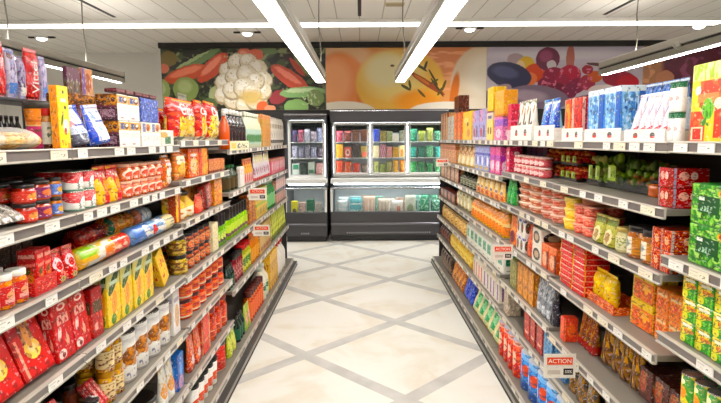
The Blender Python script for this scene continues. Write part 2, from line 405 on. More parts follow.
for k in range(5): mb.box(-.1, .1, -.055+.024*k, -.041+.024*k, -.018, -.0125, pm('a8987a'))
build('slats', mb, t)
# hanging luminaires along the aisles
M_UPFILL = emit('fill_uplight_glow', 'fffaf2', UPFILL); M_TUBE = emit('tube_diffuser', 'fffdf8', LAMP)
M_WIRE = pm('6b665c', rough=.5)
def luminaire(x, y0, y1, z, w, label, wires, clips=(), k=1.0, win=0.0):
    t = tag(empty('hanging_luminaire', (x, y0, z)), label, 'light', 'hanging aisle lights'); ln = y1-y0
    build('housing', MB().box(-w/2, w/2, 0, ln, .055*k, .105*k, M_ALU, .006), t)
    build('groove', MB().box(-w/2+.012, w/2-.012, .004, ln-.004, .04*k, .055*k-.0001, M_BLACK), t)
    mb = MB(); fw_ = .012+win
    for s_ in (-1, 1):
        a = s_*(w/2-fw_); b = s_*w/2; mb.box(min(a, b), max(a, b), 0, ln, 0.001, .04*k-.0001, M_CASE, .003)
    build('reflector_fin', mb, t)
    build('fill_uplight', MB().box(-w/2+.02, w/2-.02, .01, ln-.01, .105*k+.0005, .105*k+.003, M_UPFILL), t)  # added glowing strip on the housing top, brightens the ceiling
    build('diffuser', MB().box(-w/2+fw_+.0005, w/2-fw_-.0005, .002, ln-.002, -.004, .0005, M_TUBE), t)
    for yy in (-.0065, ln+.0005): build('end_cap', MB().box(-w/2, w/2, yy, yy+.006, 0, .105*k, M_CASE, .002), t)
    for yw in wires:
        e = build('hanging_wire', MB().tube([(0, yw-y0, .105*k), (0.012, yw-y0, .3), (-.008, yw-y0, .55), (0, yw-y0, CEIL-z)], .0065, M_WIRE), t)
    for yc in clips:
        mb = MB().box(-w/2-.01, w/2+.01, yc-y0-.04, yc-y0+.04, .06, .112, M_ALU, .006)
        mb.tube([(-w/2-.014, yc-y0-.05, .03), (-w/2-.02, yc-y0, .05), (-w/2-.014, yc-y0+.06, .09)], .008, M_ALU); build('mounting_clip', mb, t)
    return t
luminaire(-.415, -2.6, 5.72, 2.2, .112, 'long hanging strip light over the aisle, on the vegetable picture side', (-2, .5, 2.9, 5.66), (2.5,))
luminaire(.425, -2.6, 5.70, 2.2, .112, 'long hanging strip light over the aisle, on the berry picture side', (-2, .5, 2.9, 5.3), (2.5,))
luminaire(3.05, -2.6, 6.76, 2.38, .13, 'grey hanging strip light crossing in front of the berry picture', (-2, 2.0, 6.0), (5.1,), 1.5, .03)
luminaire(-3.07, -2.6, 6.9, 2.33, .13, 'grey hanging strip light seen above the shelf near the pale wall', (-2, 4.75, 6.07), (), 1.3, .035)

# ------------------------------------------------------------------ printed food pictures on the back wall
def poster(name, label, x0, x1, z0, z1, layers, base, warp, px0, py1, sc):
    """layers carry photograph-style coordinates; they become metric print coordinates of the panel (u from its left edge in panel heights)"""
    ly = []
    for e in layers:
        if e[0] == 'e': ly.append(('e', (e[1]-px0)/sc, (py1-e[2])/sc, e[3]/sc, e[4]/sc, e[5], -(e[6] if len(e) > 6 else 0), e[7] if len(e) > 7 else 9.0))
        else: ly.append(e)
    m = pm(base, ly, rough=.3, warp=warp)
    w = x1-x0; h = z1-z0
    mb = MB(); mi = mb.mat(m)
    mb.box(0, w, -.03, 0, 0, h, pm('d8d4cc'))
    b = len(mb.v); mb.v += [(0.001, -.0305, .001), (w-.001, -.0305, .001), (w-.001, -.0305, h-.001), (.001, -.0305, h-.001)]
    mb.face([b, b+1, b+2, b+3], [(0, 0), (w/h, 0), (w/h, 1), (0, 1)], mi)
    return tag(build(name, mb, None, (x0, YB-.002, z0)), label, 'picture', 'food pictures on the back wall')
Z0, Z1 = 2.095, 3.112
veg = [('n', 0, 0, 3, 1, 5, 6, .5, '5a6447'), ('n', 0, 0, 3, 1, 9, 9, .6, '9aa07a'), ('n', 0, 0, 3, 1, 6, 5, .62, '4a2c38'),
 ('e', 168, 58, 9, 8, '8b7a4c'), ('e', 197, 60, 26, 4.5, '7f9468', -27), ('e', 192, 59, 20, 1.6, 'b4c293', -27), ('e', 305, 62, 17, 6, '869667', 55), ('e', 270, 50, 10, 4, '7e9164', 10),
 ('e', 245, 53, 7, 6, 'e08a74'), ('e', 257, 54, 8, 6, 'dd8069'), ('e', 244, 53, 4, 3, 'f0b09c', 0, 3),
 ('e', 185, 73, 24, 7.5, 'd4694a', -17), ('e', 184, 71, 20, 4, 'f0987c', -17, 2), ('e', 212, 67, 21, 8, 'd3644a', -42), ('e', 211, 65, 16, 4, 'f2a088', -42, 2),
 ('e', 162, 68, 6, 5, 'd98a70'),
 ('e', 184, 88.5, 13.5, 12.5, '9fb074'), ('e', 183, 86, 9, 8, 'c3cf9c', 0, 1.5), ('e', 159, 90, 9, 12, 'a9b780'), ('e', 159, 88, 5, 7, 'c6d1a2', 0, 2),
 ('n', .6, .05, .95, .3, 22, 22, .48, '51633f'), ('e', 217, 94, 10, 9, 'bcc49a'), ('e', 208, 103, 9, 6, '6f8259'),
 ('e', 291, 78, 23, 8, 'cc6653', 33), ('e', 289, 75, 18, 3.6, 'ee9a88', 33, 2), ('e', 279, 97, 10, 7, '9c4a50', -25), ('e', 299, 67, 12, 3, 'bb5a4a', 50),
 ('e', 303, 92, 23, 5.5, '96ba84', -4), ('e', 302, 90, 18, 2.4, 'cfe0b8', -4, 2), ('e', 297, 107, 13, 8, '97b87c'), ('e', 317, 98, 9, 9, '8a9a6c'), ('n', 2.3, .08, 2.6, .3, 20, 14, .52, 'c6d2ac'),
] + [e for cx_, cy_, r_ in ((243, 82, 24), (229, 70, 10), (238, 62, 10), (249, 61, 9), (258, 68, 10), (264, 79, 9), (224, 82, 10), (222, 94, 9), (232, 100, 9), (244, 104, 9), (256, 99, 11), (263, 90, 9), (235, 76, 10), (247, 73, 10), (256, 80, 9), (232, 89, 10), (244, 87, 11), (252, 92, 9))
   for e in (('e', cx_, cy_+1.2, r_*1.10, r_*1.06, 'b3a283', 0, 6), ('e', cx_, cy_, r_, r_*.94, 'e9dfca', 0, 5), ('e', cx_-r_*.2, cy_-r_*.25, r_*.66, r_*.6, 'fbf6ec', 0, 1.6))] + [
 ('e', 251, 97, 15, 10, 'd9bf84', 0, 1.2), ('n', .95, .05, 1.75, .95, 26, 26, .60, 'cbb892'), ('e', 262, 107, 7, 6, 'db7a55', -45), ('e', 270, 109, 6, 4, 'e8a78a')]
ADJ[0] = True
poster('wall_picture', 'wide printed picture of cauliflower, carrots and sprouts on the back wall', -3.325, -.575, Z0, Z1, veg, '2e2f28', .05, 160, 110, 62)
egg = [('e', 345, 55, 30, 14, 'f0c9a2', 0, 2), ('e', 455, 58, 40, 22, 'dd9468', 0, 2), ('n', 1.6, .3, 2.65, 1, 3, 14, .5, 'f0b48c'),
 ('e', 340, 86, 30, 36, 'e89a62', 0, 4), ('e', 334, 82, 22, 28, 'f2b486', 0, 1.5), ('e', 366, 98, 10, 20, 'dd8646', 0, 2),
 ('e', 402, 84, 47, 36, 'eec26a', 0, 8), ('e', 395, 76, 38, 28, 'f3dc98', 0, 1.6), ('e', 388, 70, 26, 20, 'efe4bc', 0, 1.4), ('e', 420, 102, 30, 14, 'f0a848', 0, 1.4),
 ('e', 490, 84, 37, 40, 'e9d6bd', 0, 8), ('e', 492, 78, 28, 30, 'f2e8d8', 0, 1.5), ('e', 458, 92, 5, 22, 'd8823c', 8, 2),
 ('e', 344, 112, 34, 11, 'f3ead9', 0, 6), ('e', 450, 112, 40, 10, 'f4ecdf', 0, 6), ('e', 480, 106, 26, 8, 'f0e4d2', 0, 4),
 ('e', 430, 84, 22, 3, 'b05a2a', 33), ('e', 424, 80, 10, 1.6, 'd88a50', 33),
 ('e', 424, 68, 7, 1.3, '5a5320', 35), ('e', 428, 66, 1.4, 5, '5a5320', 20), ('e', 421, 65, 1.3, 4, '6a6028', -20), ('e', 436, 78, 10, 1.1, '5a4a20', 60), ('e', 440, 88, 12, 1.2, '5a4a20', 55), ('e', 437, 82, 5, 1.3, '66602a', -30), ('e', 443, 92, 5, 1.4, '6a5a24', -60), ('e', 447, 86, 1.4, 6, '6a5a24', 20),
 ('e', 408, 88, 6, 1.5, '5f5a26', 30), ('e', 412, 85, 1.3, 5, '5f5a26', -10), ('e', 424, 94, 6, 1.3, '6a5a24', 45), ('e', 394, 66, 2.2, 1.2, '6e5a2c')]
poster('wall_picture', 'wide printed picture of pale orange round food with herb sprig', -.57, 2.125, Z0, Z1, egg, 'e8ab74', .012, 326, 110, 62)
plum = [('r', -.1, .72, 3, 1.1, 'cdc4d0'), ('e', 560, 56, 90, 6, 'ded7de', 0, 1.2), ('e', 516, 60, 9, 6, 'b9a6ac'), ('e', 527, 66, 9, 9, 'e2c05a'), ('e', 521, 68, 5, 7, 'e8d0a8'), ('e', 537, 74, 12, 10, 'd95f3e'), ('e', 531, 80, 8, 7, 'e88b5e'),
 ('e', 572, 60, 4.5, 14, 'bd7a70'), ('e', 549, 60, 12.5, 12, '7c3a56'), ('e', 547, 57, 8, 7, 'a45a78', 0, 1.6), ('e', 553, 66, 5, 5, 'd8ced4'),
 ('e', 510, 76, 24, 13, '3c3c5e', 12), ('e', 506, 73, 16, 7, '5d5f86', 12, 1.6), ('e', 500, 92, 14, 6, 'b09aa4', -20), ('e', 488, 100, 10, 8, '8d6a5c', -30),
 ('e', 556, 77, 12, 9, '9c3352'), ('e', 572, 76, 12, 10, 'c03a56'), ('e', 565, 84, 9, 9, 'a83a58'), ('e', 547, 86, 8, 8, '8e3453'), ('e', 580, 87, 8, 8, '93385a'), ('e', 590, 84, 9, 8, 'b0485f'), ('e', 560, 92, 9, 8, '7e2c4c'), ('e', 573, 92, 8, 8, '8a3a5a'), ('e', 598, 78, 8, 6, 'cf7048'), ('e', 590, 71, 6, 5, 'aa3c48'),
 ('n', .9, .1, 1.75, .65, 16, 16, .56, 'd8809a'), ('e', 540, 99, 33, 13, '8f7d90', 6), ('e', 532, 97, 22, 7, 'b7a6b4', 6, 1.5), ('e', 495, 103, 18, 8, '5b5066', 10),
 ('e', 622, 80, 17, 8, 'a03048'), ('e', 632, 84, 12, 8, 'bb2c3c'), ('e', 607, 92, 16, 6, 'e4d6d6'), ('e', 600, 66, 12, 1.6, '6f4a44', 8), ('e', 600, 102, 26, 6, '6c5a6a')]
poster('wall_picture', 'wide printed picture of dark berries and plums on pale lilac', 2.13, 4.745, Z0, Z1, plum, 'c9bfca', .025, 487, 110, 62)
berry = [('r', -.1, -.1, .42, 1.1, 'b7886a'), ('n', 0, 0, .42, 1, 6, 6, .55, 'd7a684'), ('e', 700, 66, 38, 30, '6d2f45', 0, 4), ('n', .5, .3, 2, 1, 8, 7, .55, '9a5470'), ('n', .1, 0, 1.4, .4, 5, 6, .5, '23382e'), ('e', 668, 80, 10, 8, 'c58f74')]
poster('wall_picture', 'printed picture of dark berries and leaves, half behind grey light', 4.75, 6.5, Z0, Z1, berry, '4d2033', .04, 645, 110, 62)

ADJ[0] = False
# ------------------------------------------------------------------ freezers
M_FRZ = pm('4b4a4e', rough=.35, metal=.3); M_FRZD = pm('2c2b2e', rough=.4); M_FRW = pm('ecebe8', rough=.25); M_CHROME = pm('c9ccd0', rough=.18, metal=.9)
M_PANE = film('freezer_pane', 'dfeeea', .02, .05); M_FLAMP = emit('freezer_tube', 'f2fbff', 15.0); M_INT = pm('d8dedf', rough=.5)
def freezer(label, xa, xb, doors, chest_front=8.2, up_front=8.5, top=2.06, canopy=True, dtop=1.80, dbot=1.03):
    t = tag(empty('freezer_cabinet', ((xa+xb)/2, 8.6, 0)), label, 'freezer', 'freezers at the aisle end'); cx = (xa+xb)/2; w = xb-xa
    B = lambda n, x0, x1, y0, y1, z0, z1, m, bev=.006, par=None: build(n, MB().box(x0-cx, x1-cx, y0-8.6, y1-8.6, z0, z1, m, bev), par or t)
    yb = 9.05; h0 = .47
    B('plinth', xa+.02, xb-.02, chest_front+.06, yb, 0, .09, M_FRZD)
    b = B('lower_front', xa, xb, chest_front, chest_front+.06, .09, h0, M_FRZ, .012)
    B('bumper', xa+.0, xb-.0, chest_front-.025, chest_front-.0005, .255, .295, pm('6a6970', rough=.3, metal=.5), .01, b)
    mb = MB(); nsl = int((w-.5)/.035)
    for k in range(max(3, nsl)): mb.box(xa+.25+k*.035-cx, xa+.272+k*.035-cx, chest_front-.004-8.6, chest_front-.0005-8.6, .125, .15, pm('8b8a8f'))
    build('grille', mb, b)
    B('chest_floor', xa+.04, xb-.04, chest_front+.065, yb-.005, h0-.1, h0-.06, M_INT)
    B('back_wall', xa, xb, yb, yb+.03, .09, top, M_INT)
    for x in (xa, xb-.035): B('side_panel', x, x+.035, chest_front+.0605, yb-.0005, .09, .84, M_FRZ)
    g = build('chest_glass', MB().box(xa+.037-cx, xb-.037-cx, chest_front+.012-8.6, chest_front+.02-8.6, h0+.001, .82, M_PANE), t)
    B('glass_trim', xa, xb, chest_front-.004, chest_front+.045, .823, .85, M_CHROME, .008, g)
    for x in (xa, xb-.035): B('glass_post', x, x+.035, chest_front+.0, chest_front+.04, h0+.001, .822, M_FRW, .004, g)
    c = B('lamp_ledge', xa, xb, up_front-.17, up_front+.02, .90, .985, M_FRW, .012)
    B('lamp_tube', xa+.05, xb-.05, up_front-.165, up_front-.10, .885, .899, M_FLAMP, .002, c)
    for x in (xa, xb-.035): B('upper_side', x, x+.035, up_front+.021, yb-.0005, .85, top, M_FRZ)
    B('upper_floor', xa+.036, xb-.036, up_front+.021, yb-.001, .99, 1.03, M_FRW)
    cn = B('canopy', xa-.0, xb+.0, up_front-.16 if canopy else up_front-.02, yb-.002, dtop+.06, top, M_FRZ, .01)
    if canopy: B('canopy_lip', xa, xb, up_front-.165, up_front-.1605, top-.03, top-.015, M_CHROME, .001, cn)
    B('inner_lamp', xa+.06, xb-.06, up_front+.05, up_front+.08, dtop+.035, dtop+.058, M_FLAMP, .002, cn)
    for z in (1.30, 1.555): B('inner_shelf', xa+.04, xb-.04, up_front+.06, yb-.005, z-.012, z, M_FRW, .003)
    n = doors; dw = (w-.06)/n
    for i in range(n+1):
        xm = xa+.03+i*dw; xm = min(max(xm, xa+.045), xb-.045)
        B('mullion_fill_strip', xm-.007, xm+.007, up_front+.022, up_front+.034, dbot+.03, dtop, M_FLAMP, .001, cn)  # added glowing strips behind the door frames, brighten the freezer inside
    for i in range(n):
        x0 = xa+.03+i*dw+.012; x1 = x0+dw-.024; fr = .036
        d = empty('door'); d.parent = t; z0, z1 = dbot, dtop+.055
        mb = MB()
        for q in ((x0, x0+fr, z0, z1), (x1-fr, x1, z0, z1), (x0+fr+.0005, x1-fr-.0005, z0, z0+fr), (x0+fr+.0005, x1-fr-.0005, z1-fr, z1)):
            mb.box(q[0]-cx, q[1]-cx, up_front-.03-8.6, up_front+.012-8.6, q[2], q[3], M_FRW, .006)
        build('door_frame', mb, d)
        build('door_pane', MB().box(x0+fr-cx, x1-fr-cx, up_front-.012-8.6, up_front-.004-8.6, z0+fr, z1-fr, M_PANE), d)
        build('handle', MB().box(x1-fr*.75-cx, x1-fr*.35-cx, up_front-.055-8.6, up_front-.031-8.6, 1.25, 1.62, M_CHROME, .006), d)
    B('mullion_backing', xa+.036, xb-.036, up_front-.0, up_front+.018, .986, .9895, M_FRZD)
    return t
freezer('wide freezer of three white-framed glass doors above a glass-fronted chest', -.47, 1.38, 3)
freezer('narrow freezer with one white-framed glass door above a small chest', -1.18, -.52, 1, 8.14, 8.44, 2.0, True, 1.84, .98)
# dark gap and header between the freezers
struct(build('trim_5', MB().box(-3.32, 6.5, YB-.05, YB-.001, 1.7, 2.09, M_BLACK)))

# ------------------------------------------------------------------ shelving
M_SHELF = pm('7f776d', rough=.45, metal=.1); M_LIP = pm('b5ada1', rough=.4); M_INS = pm('776f6d', rough=.35); M_POST = pm('3a393b', rough=.45, metal=.2); M_BACK = pm('1f1a17', rough=.6)
M_KICK = pm('4c4a48', rough=.35, metal=.3); M_KTOP = pm('8a867f', rough=.35, metal=.3)
tagl = [('r', .06, .62, .5, .74, 'cdc8c0', 1), ('n', .06, .16, .5, .46, 40, 14, .55, 'a09b94'), ('n', .58, .2, .92, .55, 16, 5, .54, '77726c')]
M_TAG = pm('f4f0e8', tagl, rough=.3); M_TAGO = pm('f2e6cc', tagl, rough=.3)
XF = {'L': -.93, 'R': 1.0}; DEP = .46
JOIN = {'L': [.69, 1.69, 2.71, 3.71, 4.72, 5.72, 6.68], 'R': [.69, 1.71, 2.715, 3.71, 4.72, 5.73, 6.76]}
LEV = {'L': [[1.572, 1.361, 1.145, .892, .600, .298]]*2 + [[1.596, 1.386, 1.168, .875, .608, .30]] + [[1.528, 1.222, .872, .508]]*3,
       'R': [[1.584, 1.215, .955, .655, .36]] + [[1.582, 1.366, 1.145, .868, .578, .362]] + [[1.585, 1.368, 1.15, .880, .598, .368]] + [[1.584, 1.330, 1.132, .885, .625, .375]]*3}
DECK = .082; HT = .036
RAIL = {}
def rail_mesh(ln, s):
    # x: outwards towards the aisle
    P = [(0, 0), (.013, 0), (.013, .004), (.007, .006), (.009, .031), (.015, .033), (.013, .037), (0, .037)]
    P = [(x*s, z) for x, z in P]
    ms = [M_LIP, M_LIP, M_LIP, M_INS, M_LIP, M_LIP, M_LIP, M_LIP]
    if s < 0: P = P[::-1]; ms = ms[::-1]; ms = ms[1:] + ms[:1]
    return MB().extrude_y(P, 0, ln, ms).mesh('price_rail')
def unit(side, i, label):
    s = 1 if side == 'L' else -1; xf = XF[side]; y0, y1 = JOIN[side][i], JOIN[side][i+1]; ln = y1-y0
    t = tag(empty('shelving_unit', (xf, y0, 0)), label, 'shelving', 'shelving bays along the aisle'); bk = -s*DEP
    X = lambda a, b: (min(a, b), max(a, b))
    ht = 1.62 if i < 5 else 1.78
    build('back_panel', MB().box(*X(bk, bk-s*.02), .001, ln-.001, .0, ht, M_BACK), t)
    last = i == 5
    for y in ([0.0] + ([ln-.03] if last else [])):
        build('upright_post', MB().box(*X(bk+s*.0005, bk+s*.03), y+.001, y+.028, .02, 1.62 if not last else 1.8, M_POST, .003), t)
    if last: build('end_panel', MB().box(*X(bk+s*.031, -s*.02), ln+.003, ln+.02, .03, 1.80 if side == 'R' else 1.74, M_POST, .004), t)
    kx = s*(.11 if side == 'L' else .085)
    k = build('plinth', MB().box(*X(kx, kx-s*.02), 0, ln-.001, 0.010, .040, M_KTOP, .003), t)
    build('plinth_ledge', MB().box(*X(kx-s*.0005, kx-s*.085), 0, ln-.001, -.0 + .0405, .046, M_KICK, .002), k)
    build('plinth_strip', MB().box(*X(kx+s*.004, kx-s*.016), 0, ln-.001, 0.0, .0095, M_BLACK), k)
    rng = random.Random(i*7+(0 if side == 'L' else 99))
    for j, z in enumerate(LEV[side][i] + [DECK]):
        fx = s*.055 if z == DECK else 0.0
        b = build('shelf', MB().box(*X(bk+s*.0, fx-s*.001), .002, ln-.002, z-.022, z, M_SHELF, .002), t)
        key = (ln, s)
        if key not in RAIL: RAIL[key] = rail_mesh(ln-.006, s)
        link('price_rail', RAIL[key], b, (fx, .003, z-.033))
        if s not in TAGM:
            TAGM[s] = [MB().box(*X(0, s*.003), 0, w, 0, .029, mt, .0005).mesh('price_tag') for w, mt in ((.075, M_TAG), (.06, M_TAG), (.09, M_TAGO), (.07, M_TAG))]
            for me in TAGM[s]:
                pass
        y = rng.uniform(.01, .1)
        while y < ln-.1:
            q = rng.randrange(4); me = TAGM[s][q]
            link('price_tag', me, b, (fx+s*.0095, y, z-.033+.0035))
            y += (.075, .06, .09, .07)[q] + rng.choice((.03, .09, .14, .20, .05))
    return t
TAGM = {}
names = {'L': ['shelving bay with bun packets on top and jars and red cartons below', 'shelving bay with white and purple boxes over yellow soup packets', 'shelving bay with red chip bags over orange sauce jars',
               'shelving bay with white-capped dark bottles over pale bottles', 'shelving bay two from the narrow freezer, mixed small packets', 'shelving bay with dark end panel before the narrow freezer'],
         'R': ['shelving bay with orange jar cartons over green bean boxes', 'shelving bay with white canisters and white trays over brown jars', 'shelving bay with blue bags in white trays over blue cans',
               'shelving bay with pink and yellow boxes over golden bottles', 'shelving bay with lilac boxes over brown snack bags', 'shelving bay with dark end panel facing the wide freezer']}
for sd in 'LR':
    for i in range(6): unit(sd, i, names[sd][i])
ADJ[0] = True
# ================================================================== packages
M_TIN = pm('c8c6c0', rough=.25, metal=.85, var=.02); M_WLID = pm('f2efe8', rough=.35); M_DLID = pm('2a2320', rough=.3); M_GLID = pm('c69a3a', rough=.3, metal=.6); M_RLID = pm('c8281e', rough=.35); M_GRLID = pm('12663c', rough=.4)
M_FILM = film('clear_film', 'ffffff', .14, .06); M_FILM2 = film('clear_tub', 'f4f6f0', .0, .1, .12)
def parts_of(shape, w, h, d, m, seed):
    """-> [(part name, MB)], the first is the thing's own body"""
    body = m.get('body'); r = w/2
    if shape == 'box': 
        a = [('body', MB().box(-w/2, w/2, -d/2, d/2, 0, h, body, .003, side=m.get('side')))]
        if m.get('flap'): a.append(('top_flap', MB().box(-w/2+.004, w/2-.004, -d/2+.004, d*.1, h+.0003, h+.0016, m['flap'])))
        return a
    if shape in ('pouch', 'stand'):
        mb = MB().pouch(w, h, d, body, 'pillow' if shape == 'pouch' else 'stand', seed)
        ww = w*(1.0 if shape == 'pouch' else .97)
        return [('body', mb), ('top_seal', MB().box(-ww/2, ww/2, -.0012, .0012, h-.002, h+.010, m.get('lid', body), 0))]
    if shape == 'jar':
        lf = m.get('lidf', .815)
        a = [('body', MB().lathe([(r*.9, 0), (r*.98, .004), (r*.98, h*(lf-.115)), (r*.85, h*(lf-.025)), (r*.85, h*lf)], body, 16)),
             ('lid', MB().lathe([(r*.90, h*lf+.0002), (r*.92, h*lf+.001), (r*.92, h*.985), (r*.88, h)], m['lid'], 16))]
        if m.get('label'): a.append(('label', MB().lathe([(r, h*.12), (r, h*(lf-.155))], m['label'], 16, cap=False)))
        return a
    if shape == 'can':
        return [('body', MB().lathe([(r*.96, 0), (r, .004), (r, h-.004)], body, 18, z0v=0, z1v=h)), ('lid', MB().lathe([(r*1.01, h-.0039), (r*1.01, h), (r*.9, h), (r*.88, h-.002)], m.get('lid', M_TIN), 18))]
    if shape == 'bottle':
        a = [('body', MB().lathe([(r*.92, 0), (r, .006), (r, h*.58), (r*.8, h*.68), (r*.42, h*.8), (r*.4, h*.87)], body, 14)), ('cap', MB().lathe([(r*.46, h*.871), (r*.46, h*.99), (r*.4, h)], m['lid'], 12))]
        if m.get('label'): a.append(('label', MB().lathe([(r*1.015, h*.1), (r*1.015, h*.52)], m['label'], 14, cap=False)))
        return a
    if shape == 'tub':
        a = [('body', MB().lathe([(r*.80, 0), (r*.83, .003), (r*.95, h*.84)], body, 18)), ('lid', MB().lathe([(r*.96, h*.841), (r, h*.86), (r, h*.95), (r*.93, h)], m.get('lid', M_WLID), 18))]
        return a
    if shape == 'roll': return [('body', MB().roll(w, h/2, body))]
    if shape == 'tray':
        t = .003; mb = MB()
        mb.box(-w/2, w/2, -d/2, d/2, 0, t, body).box(-w/2, w/2, -d/2, -d/2+t, t, h, body).box(-w/2, w/2, d/2-t, d/2, t, h, body)
        mb.box(-w/2, -w/2+t, -d/2+t, d/2-t, t, h*.8, body).box(w/2-t, w/2, -d/2+t, d/2-t, t, h*.8, body)
        return [('body', mb)]
    if shape == 'carton':
        hb = h*.80; mb = MB().box(-w/2, w/2, -d/2, d/2, 0, hb, body, .003)
        mi = mb.mat(m.get('lid', body)); b = len(mb.v)
        mb.v += [(-w/2, -d/2, hb), (w/2, -d/2, hb), (w/2, d/2, hb), (-w/2, d/2, hb), (-w/2, 0, h), (w/2, 0, h)]
        for q in ((0, 1, 5, 4), (2, 3, 4, 5), (1, 2, 5), (3, 0, 4)): mb.face([b+k for k in q], [(0, 3)]*len(q), mi)
        mb.box(-w/2, w/2, -.002, .002, h-.002, h+.008, m.get('lid', body))
        return [('body', mb)]
    if shape == 'salad':
        rng = random.Random(seed); mb = MB()
        for k in range(34):
            mb.ball(rng.uniform(-.36, .36)*w, rng.uniform(-.34, .34)*d, h*rng.uniform(.16, .84), w*rng.uniform(.08, .16), d*rng.uniform(.09, .15), h*rng.uniform(.08, .15), m['fill'][k % len(m['fill'])], 8, 6)
        a = [('filling', mb), ('tub', MB().box(-w/2, w/2, -d/2, -d/2+.002, .002, h*.3, M_FILM2).box(-w/2, -w/2+.002, -d/2+.0025, d/2, .002, h*.3, M_FILM2).box(w/2-.002, w/2, -d/2+.0025, d/2, .002, h*.3, M_FILM2).box(-w/2, w/2, -d/2, d/2, 0, .0018, M_DLID))]
        if m.get('label'): a.append(('label', MB().box(-w*.3, w*.3, -d/2-.002, -d/2-.0008, h*.2, h*.62, m['label'])))
        return a
    if shape == 'buns':
        mb = MB()
        for k in range(3): mb.ball((k-1)*w*.29, (-.1+.1*(k % 2))*d, h*.42, w*.19, d*.36, h*.40, body, 14, 10)
        mb2 = MB().ball(0, 0, h*.49, w*.53, d*.53, h*.55, M_FILM, 16, 10)
        mb2.v = [(x, y, max(.0, z)) for x, y, z in mb2.v]
        return [('buns', mb), ('wrapper', mb2)]
    if shape == 'ball_bottle':
        return [('body', MB().lathe([(r*.85, 0), (r, .01), (r, h*.5), (r*.5, h*.74), (r*.45, h*.78)], body, 14)), ('cap', MB().ball(0, 0, h*.88, r*.62, r*.62, h*.12, m['lid'], 12, 8))]
    raise ValueError(shape)

def make(shape, w, h, d, m, name, seed=0, simple=False):
    ps = parts_of(shape, w, h, d, m, seed)
    if simple or len(ps) == 1:
        mb = MB()
        for _, q in ps: mb.merge(q)
        return build(name, mb)
    if shape in ('salad', 'buns'):
        t = empty(name)
        for n, q in ps: build(n, q, t)
        return t
    root = build(name, ps[0][1])
    for n, q in ps[1:]: build(n, q, root)
    return root

